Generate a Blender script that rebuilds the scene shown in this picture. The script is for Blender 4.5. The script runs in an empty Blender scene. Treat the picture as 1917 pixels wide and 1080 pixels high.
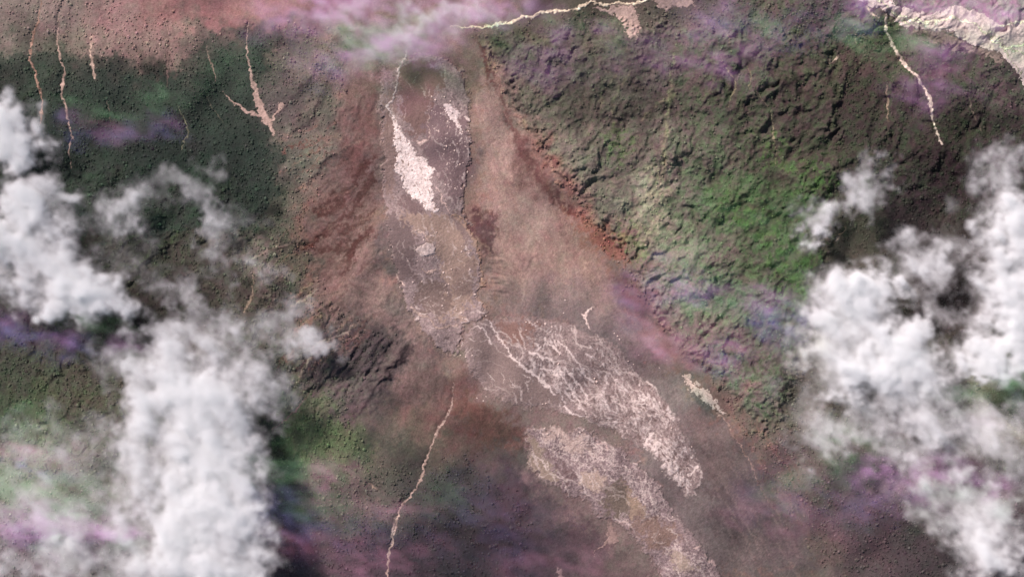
import bpy, math, random
import numpy as np

# ------------------------------------------------------------------ camera, sky, sun, exposure
sc = bpy.context.scene
PX = 3.0                      # metres of ground per photograph pixel
CAM_H = 20000.0               # height of the viewpoint above the mean slope
CX, CY = 958.5, 540.0
cam_d = bpy.data.cameras.new('camera')
cam_d.sensor_width = 36.0
cam_d.lens = 36.0 * CAM_H / (1917 * PX)
cam_d.clip_start = 10.0
cam_d.clip_end = 60000.0
cam = bpy.data.objects.new('camera', cam_d)
cam.location = (0, 0, CAM_H)
sc.collection.objects.link(cam)
sc.camera = cam

SUN_EL, SUN_AZ = math.radians(47), math.radians(318)      # azimuth clockwise from the top of the picture
world = bpy.data.worlds.new('World')
sc.world = world
world.use_nodes = True
wn = world.node_tree
bg = wn.nodes['Background']
sky = wn.nodes.new('ShaderNodeTexSky')
sky.sky_type = 'NISHITA'
sky.sun_disc = False
sky.sun_elevation = SUN_EL
sky.sun_rotation = SUN_AZ
wn.links.new(sky.outputs[0], bg.inputs[0])
bg.inputs[1].default_value = 0.07
sun_d = bpy.data.lights.new('sun', 'SUN')
sun_d.energy = 4.5
sun_d.angle = math.radians(0.5)
sun_d.color = (1.0, 0.905, 0.875)
sun = bpy.data.objects.new('sun', sun_d)
sun.rotation_euler = (math.pi / 2 - SUN_EL, 0, -SUN_AZ + math.pi)
sun.location = (-6000, 6000, 9000)
sc.collection.objects.link(sun)
sc.view_settings.view_transform = 'Standard'
sc.view_settings.look = 'None'
sc.view_settings.exposure = 0.08
sc.view_settings.gamma = 1.0
sc.view_settings.use_curve_mapping = False
sc.cycles.max_bounces = 12
sc.cycles.transparent_max_bounces = 64
sc.cycles.diffuse_bounces = 2
sc.cycles.volume_bounces = 9
sc.cycles.volume_step_rate = 3.0
sc.cycles.volume_max_steps = 256
sc.cycles.use_denoising = True

C = sc.collection

# ------------------------------------------------------------------ raster helpers (the ground is drawn up as maps, 1 cell = 1 px = 3 m)
MARG = 60
RW, RH = 2040, 1200
gx = (np.arange(RW) - MARG).astype(np.float32)
gy = (np.arange(RH) - MARG).astype(np.float32)
GX, GY = np.meshgrid(gx, gy)

def fft_noise(seed, lo, hi, beta=2.0, aniso=None, shape=(RH, RW)):
    """Noise with wavelengths lo..hi cells, spectrum k^-beta, std 1. aniso=(angle_deg of the long axis, stretch)."""
    r = np.random.RandomState(seed)
    w = np.fft.rfft2(r.randn(*shape).astype(np.float32))
    fy = np.fft.fftfreq(shape[0])[:, None]
    fx = np.fft.rfftfreq(shape[1])[None, :]
    if aniso:
        a = math.radians(aniso[0])
        u = fx * math.cos(a) + fy * math.sin(a)
        v = -fx * math.sin(a) + fy * math.cos(a)
        k = np.sqrt((u * aniso[1]) ** 2 + v ** 2)
    else:
        k = np.sqrt(fx ** 2 + fy ** 2)
    k[0, 0] = 1
    f = k ** (-beta / 2)
    f = f * np.exp(-(k * lo) ** 2 * 0.7) * (1 - np.exp(-(k * hi) ** 2 * 1.5))
    f[0, 0] = 0
    n = np.fft.irfft2(w * f, s=shape)
    return (n / n.std()).astype(np.float32)

def smooth(e0, e1, x):
    t = np.clip((x - e0) / (e1 - e0), 0, 1)
    return t * t * (3 - 2 * t)

WXA = fft_noise(1, 5, 60, 2.2); WYA = fft_noise(2, 5, 60, 2.2)      # edge raggedness
N_fine = fft_noise(3, 2.5, 10, 1.2)
N_mid = fft_noise(4, 5, 40, 2.0)
N_big = fft_noise(5, 30, 300, 2.4)
N_crag = fft_noise(6, 6, 60, 2.4, (-38, 3.0))

def window(pts, m):
    p = np.asarray(pts, np.float32)
    x0 = int(max(0, math.floor(p[:, 0].min() - m + MARG))); x1 = int(min(RW, math.ceil(p[:, 0].max() + m + MARG)))
    y0 = int(max(0, math.floor(p[:, 1].min() - m + MARG))); y1 = int(min(RH, math.ceil(p[:, 1].max() + m + MARG)))
    return slice(y0, max(y1, y0 + 1)), slice(x0, max(x1, x0 + 1))

def seg_dist(X, Y, pts, closed=False, extra=None):
    """distance to a polyline, and per point: interpolated extra value, side towards the lower right."""
    p = np.asarray(pts, np.float32)
    n = len(p)
    best = np.full(X.shape, 1e9, np.float32); ev = np.zeros(X.shape, np.float32); side = np.zeros(X.shape, np.float32)
    for i in range(n if closed else n - 1):
        a, b = p[i], p[(i + 1) % n]
        d = b - a; L = max(float(d @ d), 1e-6)
        t = np.clip(((X - a[0]) * d[0] + (Y - a[1]) * d[1]) / L, 0, 1)
        dx = X - (a[0] + t * d[0]); dy = Y - (a[1] + t * d[1])
        q = dx * dx + dy * dy
        m = q < best
        best = np.where(m, q, best)
        if extra is not None:
            ev = np.where(m, extra[i] + (extra[(i + 1) % n] - extra[i]) * t, ev)
        side = np.where(m, dx * 0.72 + dy * 0.69, side)
    return np.sqrt(best), ev, side

def inside(X, Y, pts):
    p = np.asarray(pts, np.float32); n = len(p)
    r = np.zeros(X.shape, bool)
    for i in range(n):
        (x1, y1), (x2, y2) = p[i], p[(i + 1) % n]
        if y1 == y2: continue
        c = ((y1 > Y) != (y2 > Y)) & (X < (x2 - x1) * (Y - y1) / (y2 - y1) + x1)
        r ^= c
    return r

def poly_sd(pts, warp=4.0, m=60, w2=0.0):
    """signed distance (inside > 0) to a polygon with ragged edges; returns window and array."""
    s = window(pts, m)
    X = GX[s] + warp * WXA[s] + w2 * N_fine[s]; Y = GY[s] + warp * WYA[s] - w2 * N_mid[s]
    d, _, _ = seg_dist(X, Y, pts, True)
    return s, np.where(inside(X, Y, pts), d, -d)

def line_sd(pts, widths, warp=1.5, m=40, w2=0.0):
    """half-width minus distance (inside > 0) of a stroke with a width per point."""
    s = window(pts, m)
    X = GX[s] + warp * WXA[s] + w2 * N_fine[s]; Y = GY[s] + warp * WYA[s] - w2 * N_mid[s]
    if np.isscalar(widths): widths = [widths] * len(pts)
    d, w, _ = seg_dist(X, Y, pts, False, widths)
    return s, w / 2 - d

def lin(c):
    c = np.asarray(c, np.float32) / 255.0
    return np.where(c <= 0.04045, c / 12.92, ((c + 0.055) / 1.055) ** 2.4).astype(np.float32)

LIGHT = np.array([0.88, 0.93, 0.96], np.float32)     # radiance of a flat white ground in this light
def alb(c):
    return np.clip(lin(c) / LIGHT, 0.008, 0.85)

# ------------------------------------------------------------------ ground colour: field notes of the surface, spread between points
NOTES = [
(20,20,118,103,96),(120,25,125,106,100),(220,25,140,108,104),(320,25,145,102,98),(420,20,150,104,100),(520,20,145,100,96),(620,20,140,102,96),(720,25,138,116,106),(800,20,140,115,106),(900,25,138,112,106),
(1000,60,95,86,74),(1110,50,88,82,70),(1250,40,98,90,80),(1350,25,95,86,82),(1450,30,90,83,74),(1550,20,92,78,82),(1620,50,90,90,70),(1760,10,145,120,130),(1900,15,155,130,140),
(20,90,95,90,80),(80,110,80,83,70),(150,80,115,99,90),(230,80,130,105,98),(300,90,125,102,95),(370,80,108,94,86),(430,110,66,73,62),(540,80,100,95,82),(600,110,118,98,93),(700,100,140,116,112),(800,110,125,101,96),(900,110,130,105,92),
(960,100,85,81,72),(1030,110,92,82,80),(1150,120,80,76,68),(1250,110,90,81,77),(1400,110,83,75,70),(1500,100,75,70,60),(1600,110,79,70,61),(1700,110,84,80,65),(1800,120,84,75,69),(1890,170,80,72,68),
(20,180,62,62,55),(100,180,58,64,54),(200,170,55,60,52),(300,170,53,54,49),(400,190,48,52,46),(470,120,62,66,58),(540,190,88,81,77),(600,190,96,89,80),(660,200,125,90,85),(710,200,125,105,98),(800,200,116,91,86),(920,200,146,115,102),(985,200,92,84,75),
(1100,200,75,69,62),(1200,200,70,63,58),(1300,190,80,73,65),(1400,200,72,67,58),(1500,200,66,57,52),(1600,200,62,56,50),(1700,210,68,62,54),(1800,220,66,59,52),(1890,240,60,53,50),
(60,260,50,47,44),(150,290,45,42,40),(300,290,43,41,40),(420,300,38,42,38),(490,300,44,47,43),(545,300,96,92,82),(575,300,112,106,94),(620,330,115,95,88),(670,290,120,79,74),(720,300,122,102,96),(830,300,118,97,96),(930,290,152,118,104),(1000,310,125,82,73),
(1060,290,105,98,86),(1150,290,92,86,76),(1250,290,95,87,78),(1330,290,85,86,70),(1430,290,75,73,60),(1550,280,65,63,52),(1650,290,60,56,50),(1780,310,50,42,42),(1880,300,66,58,57),
(60,380,66,62,56),(180,380,62,60,52),(300,400,60,62,54),(420,370,47,53,45),(480,380,44,48,42),(520,405,75,80,66),(560,380,100,91,80),(620,400,130,95,86),(680,400,135,101,90),(740,420,116,99,95),(830,420,140,118,107),(930,400,145,110,98),(1010,400,150,118,104),(1070,400,140,98,86),
(1130,390,100,93,82),(1220,370,128,126,107),(1290,370,95,100,80),(1380,390,80,98,64),(1480,390,72,86,58),(1600,400,62,63,52),(1700,400,52,46,46),(1800,420,60,54,50),
(250,470,62,63,54),(400,480,70,68,60),(480,480,108,100,90),(540,480,95,89,75),(610,470,125,88,78),(680,480,148,112,98),(750,480,114,98,94),(860,480,142,120,108),(940,480,140,105,92),(1030,480,155,120,102),(1110,470,150,108,92),(1170,490,115,96,86),
(1240,450,130,126,106),(1330,470,105,111,88),(1430,470,86,96,70),(1500,500,72,84,58),(1560,500,75,71,62),(1800,560,62,54,52),
(60,620,60,56,54),(300,560,56,52,48),(450,560,75,70,62),(540,560,85,79,72),(620,550,130,98,88),(700,560,150,115,104),(780,560,125,106,98),(850,560,130,112,102),(940,560,125,98,88),(1050,550,140,110,102),(1130,560,150,112,100),(1180,560,106,78,80),(1250,550,128,116,112),(1320,580,115,118,98),(1420,560,95,105,85),(1500,600,73,78,60),
(50,680,70,75,62),(150,700,75,72,62),(500,660,80,78,68),(560,660,90,85,76),(620,640,95,83,79),(680,640,88,79,77),(760,640,140,108,100),(830,650,130,108,98),(910,660,118,98,92),(1000,660,128,110,102),(1100,640,122,102,96),(1180,640,140,106,100),(1240,680,136,98,90),(1300,650,118,99,94),(1350,680,110,105,95),(1420,680,96,95,82),(1480,700,90,85,75),(1780,740,95,92,78),
(60,760,75,85,62),(180,740,80,80,68),(500,780,66,68,60),(560,760,75,78,66),(620,730,80,80,70),(680,740,95,83,78),(760,720,128,95,88),(850,730,118,86,80),(930,720,112,93,86),(1000,740,125,105,96),(1250,750,140,115,105),(1290,790,145,100,90),(1360,760,122,95,88),(1420,780,100,92,82),(1500,780,98,92,82),(1600,800,98,94,84),(1880,750,116,118,90),
(60,850,112,118,98),(560,840,82,87,67),(640,820,80,85,65),(720,820,98,88,78),(790,810,108,92,80),(870,800,110,80,74),(940,820,95,79,75),(1020,850,118,101,95),(1120,830,130,112,105),(1340,850,118,83,80),(1400,870,105,82,80),(1480,850,95,86,78),(1560,850,93,85,80),(1700,880,115,102,100),
(60,930,118,116,104),(540,930,84,85,71),(620,930,78,73,67),(700,940,100,88,82),(780,930,88,79,75),(860,930,72,64,66),(950,930,80,64,68),(1030,930,95,77,79),(1330,950,97,74,74),(1420,950,95,76,79),(1500,940,86,76,74),(1600,950,78,67,72),(1720,960,82,72,73),
(60,1030,110,100,104),(560,1030,80,70,73),(680,1040,82,66,76),(800,1030,70,60,66),(900,1030,62,55,59),(980,1040,73,58,66),(1080,1040,90,71,76),(1200,1050,95,79,77),(1300,990,105,84,82),(1420,1030,108,89,84),(1520,1040,100,85,80),(1620,1040,82,68,71),(1720,1050,72,62,66),(1860,1050,98,86,90)]
def base_colour():
    st = 6
    cx = np.arange(0, RW, st); cy = np.arange(0, RH, st)
    wx = fft_noise(11, 12, 120, 2.2)[::st, ::st] * 14; wy = fft_noise(12, 12, 120, 2.2)[::st, ::st] * 14
    X = (cx[None, :] - MARG).astype(np.float32) + wx; Y = (cy[:, None] - MARG).astype(np.float32) + wy
    acc = np.zeros(X.shape + (3,), np.float32); ws = np.zeros(X.shape, np.float32)
    for (x, y, r, g, b) in NOTES:
        m_ = (r + g + b) / 3.0; r, g, b = (m_ + 0.74 * (q - m_) for q in (r, g, b))
        d2 = (X - x) ** 2 + (Y - y) ** 2
        w = 1.0 / (d2 + 200.0) ** 2.2
        acc += w[..., None] * alb((r, g, b)); ws += w
    acc /= ws[..., None]
    return upsample(acc, st)

def upsample(a, st):
    fx = np.arange(RW) / st; fy = np.arange(RH) / st
    ix = np.minimum(fx.astype(int), a.shape[1] - 2); iy = np.minimum(fy.astype(int), a.shape[0] - 2)
    tx = (fx - ix).astype(np.float32)[None, :, None]; ty = (fy - iy).astype(np.float32)[:, None, None]
    A = a[iy][:, ix]; B = a[iy][:, ix + 1]; D = a[iy + 1][:, ix]; E = a[iy + 1][:, ix + 1]
    return (A * (1 - tx) + B * tx) * (1 - ty) + (D * (1 - tx) + E * tx) * ty

COL = base_colour()
def paint(pts, colour, soft=4.0, warp=5.0, amount=1.0, w2=0.0, mottle=0.0):
    s, sd = poly_sd(pts, warp, 40, w2)
    a = smooth(-soft, soft, sd) * amount
    if mottle: a = a * np.clip(1 + mottle * N_mid[s], 0, 1.3).clip(0, 1)
    COL[s] = COL[s] * (1 - a[..., None]) + alb(colour) * a[..., None]
def stroke(pts, colour, widths, soft=1.0, warp=1.2, amount=1.0, w2=0.0):
    s, sd = line_sd(pts, widths, warp, 40, w2)
    a = smooth(-soft, soft, sd) * amount
    COL[s] = COL[s] * (1 - a[..., None]) + alb(colour) * a[..., None]

# soil and rock zones
paint([(640,100),(690,110),(700,200),(705,300),(700,400),(640,420),(600,380),(625,300),(650,220)], (128,90,85), 18, 10, 0.35)
for pts in ([(690,300),(660,350),(600,385),(590,410)], [(700,400),(650,430),(600,440),(560,470)], [(695,425),(660,470),(645,515)], [(680,440),(650,480),(630,500)],
            [(640,380),(590,400)], [(600,440),(570,462),(590,470)], [(700,330),(660,400),(610,430)], [(650,460),(600,470)]):
    stroke(pts, (84,48,43), [14, 10, 7, 4][:len(pts)] , 4, 4, 0.72, 1.5)
for pts in ([(640,310),(690,260),(694,180)], [(655,330),(670,280),(668,200)]):
    stroke(pts, (124,82,77), 14, 7, 4, 0.4)
# dark red scarp under the craggy forest
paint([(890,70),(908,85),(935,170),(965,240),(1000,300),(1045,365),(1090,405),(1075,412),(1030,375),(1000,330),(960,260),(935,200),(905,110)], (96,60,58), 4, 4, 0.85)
paint([(1060,400),(1100,400),(1150,440),(1180,490),(1160,500),(1110,450)], (138,92,80), 8, 6, 0.6)
paint([(868,402),(905,396),(930,405),(925,440),(935,480),(905,465),(885,435)], (82,57,60), 6, 6, 0.85)  # shadowed slope beside the upper lobe, its shade painted into the ground colour
paint([(1145,520),(1180,515),(1215,560),(1200,590),(1160,580)], (96,70,74), 10, 6, 0.7)
# dark reddish bank lower left of the flow, and the purple grey hillside
paint([(850,740),(900,745),(985,790),(985,830),(930,840),(860,800)], (104,74,66), 14, 10, 0.6)
paint([(560,705),(600,628),(700,605),(750,622),(775,655),(735,720),(660,795),(560,775)], (86,76,77), 10, 8, 0.7)
paint([(600,625),(700,610),(735,625),(700,690),(640,720),(560,700)], (72,64,67), 10, 8, 0.6)
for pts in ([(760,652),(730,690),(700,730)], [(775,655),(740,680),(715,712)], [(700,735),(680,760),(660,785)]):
    stroke(pts, (70,56,60), [10, 8, 5], 4, 3, 0.8)  # shade of the steep valley wall, painted as dark strokes
# fine streaks of the tan slope right of the upper lobe
rs = random.Random(5)
for i in range(330):
    x = rs.uniform(885, 1120); y = rs.uniform(100, 560)
    if x > 905 + (y - 80) * 0.6: continue
    L = rs.uniform(15, 60)
    stroke([(x, y), (x + L * 0.25, y + L), (x + L * 0.6, y + L * 1.8)], rs.choice([(165,135,118), (128,98,86), (158,126,110)]), rs.uniform(1.0, 3), 1.0, 2.5, rs.uniform(0.15, 0.5), 0.6)
# long downslope streaks below and right of the lower tongue
for i in range(420):
    x = rs.uniform(1120, 1480); y = rs.uniform(540, 1040)
    if not (0.95 * (x - 1090) - 10 < (y - 480) < 0.95 * (x - 1090) + 330): continue
    L = rs.uniform(20, 70)
    stroke([(x, y), (x + L * 0.55, y + L * 0.8), (x + L, y + L * 1.7)], rs.choice([(150,118,106), (104,76,72), (138,104,94)]), rs.uniform(1.0, 3), 1.0, 2.5, rs.uniform(0.12, 0.42), 0.6)
# rills fanning over the reddish bank left of the upper lobe
for i in range(150):
    x = rs.uniform(570, 715); y = rs.uniform(230, 660)
    L = rs.uniform(15, 45); t_ = 0.55 + 0.5 * (y - 300) / 300
    stroke([(x, y), (x - L * 0.8, y + L * 0.55 * t_), (x - L * 1.3, y + L * 1.1 * t_)], rs.choice([(152,120,106), (98,66,60), (110,74,68)]), rs.uniform(1.2, 3.5), 1.0, 3, rs.uniform(0.2, 0.6), 0.8)
paint([(850,600),(1000,560),(1100,565),(1170,640),(1230,700),(1290,790),(1320,900),(1370,1060),(1230,1090),(1100,980),(1000,900),(980,800),(890,730)], (124,107,104), 22, 10, 0.6)
# pale earth fans among the crags
paint([(1215,320),(1245,320),(1255,380),(1240,440),(1200,470),(1190,450),(1210,400)], (142,136,116), 10, 8, 0.6)
stroke([(1262,100),(1257,133),(1253,177),(1250,217),(1243,283),(1240,333)], (120,114,96), [4, 5, 5, 6, 8, 14], 2, 2, 0.7)
stroke([(1262,177),(1235,195),(1200,222)], (112,106,88), 5, 2, 2, 0.6)
for pts in ([(1168,115),(1150,145),(1125,180),(1123,205)], [(1177,140),(1150,185),(1145,215)], [(1337,150),(1330,175),(1310,190)]):
    stroke(pts, (102,98,82), 3.5, 1.5, 2, 0.6)
for pts in ([(630,53),(620,77),(603,113)],):
    stroke(pts, (150,128,120), 5, 2, 1.5, 0.7)
for pts in ([(623,75),(597,127),(570,160),(543,187),(520,220)], [(640,115),(613,153),(595,193),(583,227),(547,250)], [(653,277),(613,297),(597,320),(573,347)]):
    stroke(pts, (62,54,56), [2, 5, 6, 5, 4][:len(pts)], 2, 2, 0.75, 1.2)
# rills beneath the hillside on the left
for pts in ([(470,485),(520,462),(555,455)], [(575,660),(600,640),(650,622),(660,612)], [(555,715),(575,680),(585,662)], [(545,575),(570,560),(595,540)]):
    stroke(pts, (150,138,124), [3, 4, 3, 2][:len(pts)], 1.5, 1.5, 0.8)
stroke([(505,468),(545,458),(575,456)], (50,46,42), 4, 2, 1.5, 0.8)
# valley forest strips left
for pts in ([(320,395),(290,420),(240,450)], [(335,440),(280,470),(250,500)], [(310,380),(275,410)], [(110,120),(70,160),(25,200)], [(440,330),(400,390)]):
    stroke(pts, (74,88,62), 4, 2, 3, 0.5)
# green glades on the right hills
for pts in ([(1330,375),(1400,385),(1480,420),(1450,440),(1370,415),(1320,395)], [(1400,250),(1470,270),(1500,330),(1440,300)], [(1440,440),(1520,450),(1530,540),(1470,560),(1440,500)], [(1500,330),(1540,300),(1560,340),(1510,370)],
            [(1130,250),(1170,240),(1190,290),(1150,310)], [(1130,440),(1190,420),(1220,450),(1180,475)]):
    paint(pts, (80,106,58), 10, 14, 0.38, 2, 0.9)
paint([(530,740),(600,720),(640,780),(690,840),(660,880),(580,870),(520,850)], (80,92,66), 18, 12, 0.5)
paint([(-60,98),(60,100),(125,102),(170,112),(200,99),(245,112),(262,135),(300,150),(340,130),(352,105),(385,80),(400,60),(460,50),(520,55),(545,80),(500,110),(470,150),(480,200),(505,245),(528,300),(520,350),(500,400),(470,430),(300,440),(-60,440)], (50,61,55), 5, 6, 0.66, 2)
# speckle
N_grit = fft_noise(17, 1.6, 6, 0.6)
rough = 1 + 0.05 * N_mid[..., None] + 0.08 * N_fine[..., None] + 0.10 * N_grit[..., None] + 0.03 * N_big[..., None]
COL *= np.clip(rough, 0.45, 1.7)
tintn = fft_noise(13, 8, 120, 2.0) * 0.025
COL[..., 0] *= 1 + tintn; COL[..., 1] *= 1 - tintn

# ------------------------------------------------------------------ relief (metres)
FLOW = [(1050,200,-.77,.64),(1200,250,-.7,.7),(1350,150,-.55,.83),(1550,150,-.4,.9),(1750,200,-.35,.93),(1400,450,-.85,.5),(1300,600,-.8,.6),(1450,700,-.2,.98),(1200,400,-.7,.7),(1500,330,-.6,.8),
        (300,430,-.77,.64),(200,150,-.1,1),(450,200,-.2,.98),(570,180,-.6,.8),(650,300,-.75,.65),(650,440,-.9,.4),(650,560,-.8,.6),(650,680,-.65,.75),(600,800,-.6,.8),(930,250,.2,.98),(1000,450,.35,.93),(1200,750,.55,.83),(1350,850,.5,.86),(860,850,-.2,.98),(1500,950,.2,.98),(100,700,-.3,.95)]
fdx = np.zeros((RH, RW), np.float32); fdy = np.zeros((RH, RW), np.float32)
for (x, y, u, v) in FLOW:
    w = 1.0 / (((GX - x) ** 2 + (GY - y) ** 2) + 900.0) ** 1.6
    fdx += w * u; fdy += w * v
wob = fft_noise(30, 25, 140, 2.4) * 0.45
fdx, fdy = fdx * np.cos(wob) - fdy * np.sin(wob), fdx * np.sin(wob) + fdy * np.cos(wob)
q = np.sqrt(fdx ** 2 + fdy ** 2) + 1e-9; fdx /= q; fdy /= q
def gullies(seed, wl, dx, dy, waves=2.0):
    """branching furrows that run along (dx, dy): sums of short waves laid across the slope."""
    rr = np.random.RandomState(seed)
    hx = rr.rand(512, 512).astype(np.float32) * 0.6; hy = rr.rand(512, 512).astype(np.float32) * 0.6
    wl = wl * waves
    P = GX / wl + 50; Q = GY / wl + 50
    ix = np.floor(P).astype(np.int32); iy = np.floor(Q).astype(np.int32)
    fx = (P - ix).astype(np.float32); fy = (Q - iy).astype(np.float32)
    px_, py_ = -dy, dx
    va = np.zeros((RH, RW), np.float32); wt = np.zeros((RH, RW), np.float32)
    for a in (-1, 0, 1):
        for b in (-1, 0, 1):
            jx = (ix + a) % 512; jy = (iy + b) % 512
            ox = fx - a - 0.2 - hx[jy, jx]; oy = fy - b - 0.2 - hy[jy, jx]
            w = np.exp(-(ox * ox + oy * oy) * 2.2)
            va += w * np.cos((ox * px_ + oy * py_) * 6.2832 * waves); wt += w
    return va / wt
def refine(g, wl, amp, k):
    """turn the flow a little down the sides of the furrows just cut, so that finer ones branch off."""
    gy_, gx_ = np.gradient(g)
    dx = fdx - k * gx_ * wl / 6.0; dy = fdy - k * gy_ * wl / 6.0
    n = np.sqrt(dx * dx + dy * dy) + 1e-6
    return dx / n, dy / n
g1 = gullies(31, 62, fdx, fdy, 1.4); d1x, d1y = refine(g1, 58, 1, 0.8)
g2 = gullies(32, 27, d1x, d1y); d2x, d2y = refine(g1 * 0.5 + g2 * 0.8, 27, 1, 0.9)
g3 = gullies(33, 13, d2x, d2y)
g4 = gullies(34, 6.5, d2x, d2y)
sharp = lambda g: 0.55 * g + 0.45 * (1 - 2 * np.abs(g))
HGT = (540 - GY) * 0.30 + 18 * fft_noise(5, 80, 420, 2.4)
def zone_mask(pts, lo, hi, warp=12):
    z = np.zeros((RH, RW), np.float32); s, sd = poly_sd(pts, warp, 90); z[s] = smooth(lo, hi, sd)
    return z
crag = zone_mask([(905,75),(1000,60),(1250,40),(1560,60),(1580,330),(1540,540),(1500,700),(1440,820),(1380,760),(1320,690),(1240,620),(1200,540),(1160,470),(1100,400),(1010,290),(950,180)], -6, 24, 8)
hill = zone_mask([(1330,-60),(2000,-60),(2000,420),(1500,420),(1400,200)], -30, 60)
lefth = zone_mask([(-60,290),(380,290),(470,330),(560,450),(640,600),(760,640),(700,760),(640,900),(500,900),(-60,900)], -30, 50)
redb = zone_mask([(640,110),(715,110),(720,480),(780,600),(840,680),(840,760),(700,760),(600,620),(560,470),(600,330)], -10, 20)
tan = zone_mask([(885,90),(905,90),(1090,420),(1230,640),(1420,860),(1560,1080),(1300,1080),(1060,600),(910,580)], -10, 20)
scrub = zone_mask([(-60,-60),(200,-60),(400,60),(640,40),(640,200),(600,330),(530,420),(500,250),(380,110),(200,110),(-60,100)], -10, 20)
A = np.clip(0.78 + 0.3 * fft_noise(38, 40, 200, 2.0), 0.45, 1.2) * np.clip(0.12 + 1.2 * crag + 0.9 * hill * (1 - crag) + 0.62 * lefth + 0.42 * redb + 0.16 * tan + 0.35 * scrub, 0, 1.3)
HGT += A * (19 * sharp(g1) * np.clip(0.35 + hill + 0.5 * crag + 0.6 * lefth, 0, 1.2) + 6.5 * sharp(g2) * np.clip(0.8 + 0.5 * N_big, 0.2, 1.5) + 3.6 * sharp(g3) * np.clip(0.7 + 0.6 * fft_noise(37, 20, 120, 2.0), 0.1, 1.5) + 1.5 * g4) + 20 * crag + 0.35 * N_mid
def scarplets(seed, angle, wl, amp, thr):
    # short steps that climb slowly and break off towards the lower right
    a = math.radians(angle)
    u = (GX * math.cos(a) + GY * math.sin(a) + 0.55 * wl * fft_noise(seed, 8, 70, 2.4) + 0.10 * wl * fft_noise(seed + 1, 3, 12, 1.5)) / wl
    f = u - np.floor(u)
    saw = np.where(f < 0.86, f / 0.86, (1 - f) / 0.14)
    return amp * saw * np.clip(fft_noise(seed + 2, 10, 70, 2.0) * 0.8 + thr, 0, 1.4)
HGT += crag * (scarplets(60, 52, 30, 11, 0.15) + scarplets(64, 62, 19, 7, 0.1))
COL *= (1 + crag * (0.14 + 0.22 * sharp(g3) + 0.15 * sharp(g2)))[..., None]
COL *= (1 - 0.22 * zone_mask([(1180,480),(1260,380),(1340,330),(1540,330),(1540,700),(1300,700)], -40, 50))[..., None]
COL *= (1 + 0.18 * scrub + 0.25 * zone_mask([(530,720),(740,720),(740,960),(530,960)], -40, 40))[..., None]
mix_ = np.clip(0.5 - 0.5 * g2 - 0.25 * g3 + 0.35 * N_mid, 0, 1)                # greener in the furrows, browner on the spurs
wood = np.clip(crag + hill + lefth, 0, 1) * (0.10 + 0.12 * smooth(1180, 1330, GX))
COL[..., 0] *= 1 - wood * (mix_ - 0.35); COL[..., 1] *= 1 + wood * (mix_ - 0.35) * 0.9; COL[..., 2] *= 1 - wood * (mix_ - 0.45) * 0.8
COL *= (1 + 0.16 * tan * (1 - smooth(500, 640, GY)))[..., None]
low_ = tan * smooth(500, 640, GY)
grey_ = COL.mean(-1, keepdims=True)
COL[:] = COL + (grey_ * np.array([1.10, 0.97, 0.93], np.float32) - COL) * (0.45 * low_)[..., None]
COL *= (1 - 0.08 * low_)[..., None]
COL *= (1 - 0.14 * redb * (1 - tan))[..., None]
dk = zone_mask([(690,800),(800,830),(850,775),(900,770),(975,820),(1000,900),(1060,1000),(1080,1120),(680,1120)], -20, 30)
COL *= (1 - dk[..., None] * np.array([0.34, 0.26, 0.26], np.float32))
rk_ = np.clip(redb + tan, 0, 1)
grey_ = COL.mean(-1, keepdims=True)
COL[:] = COL + (grey_ * np.array([1.14, 0.95, 0.93], np.float32) - COL) * (0.28 * rk_)[..., None]
rill = np.clip(redb + 0.5 * tan, 0, 1)
COL *= (1 + rill * (0.16 * g3 + 0.10 * g2 + 0.10 * g4))[..., None]
s, sd = poly_sd([(895,470),(950,460),(965,560),(915,580)], 4, 40)
HGT[s] += smooth(0, 20, sd) * 2.6 * fft_noise(14, 6, 16, 1.5, (8, 5.0))[s]
s, sd = poly_sd([(580,640),(700,605),(760,640),(720,720),(640,760),(560,720)], 6, 40)
HGT[s] += smooth(0, 25, sd) * 4 * fft_noise(15, 6, 30, 2.0, (-55, 4.0))[s]
def ridge(pts, amp, up=26, down=5, fade=1.0):
    """a crest that rises gently on the lit side and drops steeply towards the lower right."""
    s = window(pts, 130)
    X = GX[s] + 3 * WXA[s]; Y = GY[s] + 3 * WYA[s]
    n = len(pts)
    ex = [fade * 1.0 if 0 < i < n - 1 else 0.25 for i in range(n)]
    d, e, sdn = seg_dist(X, Y, pts, False, ex)
    HGT[s] += amp * e * np.where(sdn > 0, np.exp(-(d / down) ** 1.3), np.exp(-(d / up) ** 1.2))
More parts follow.
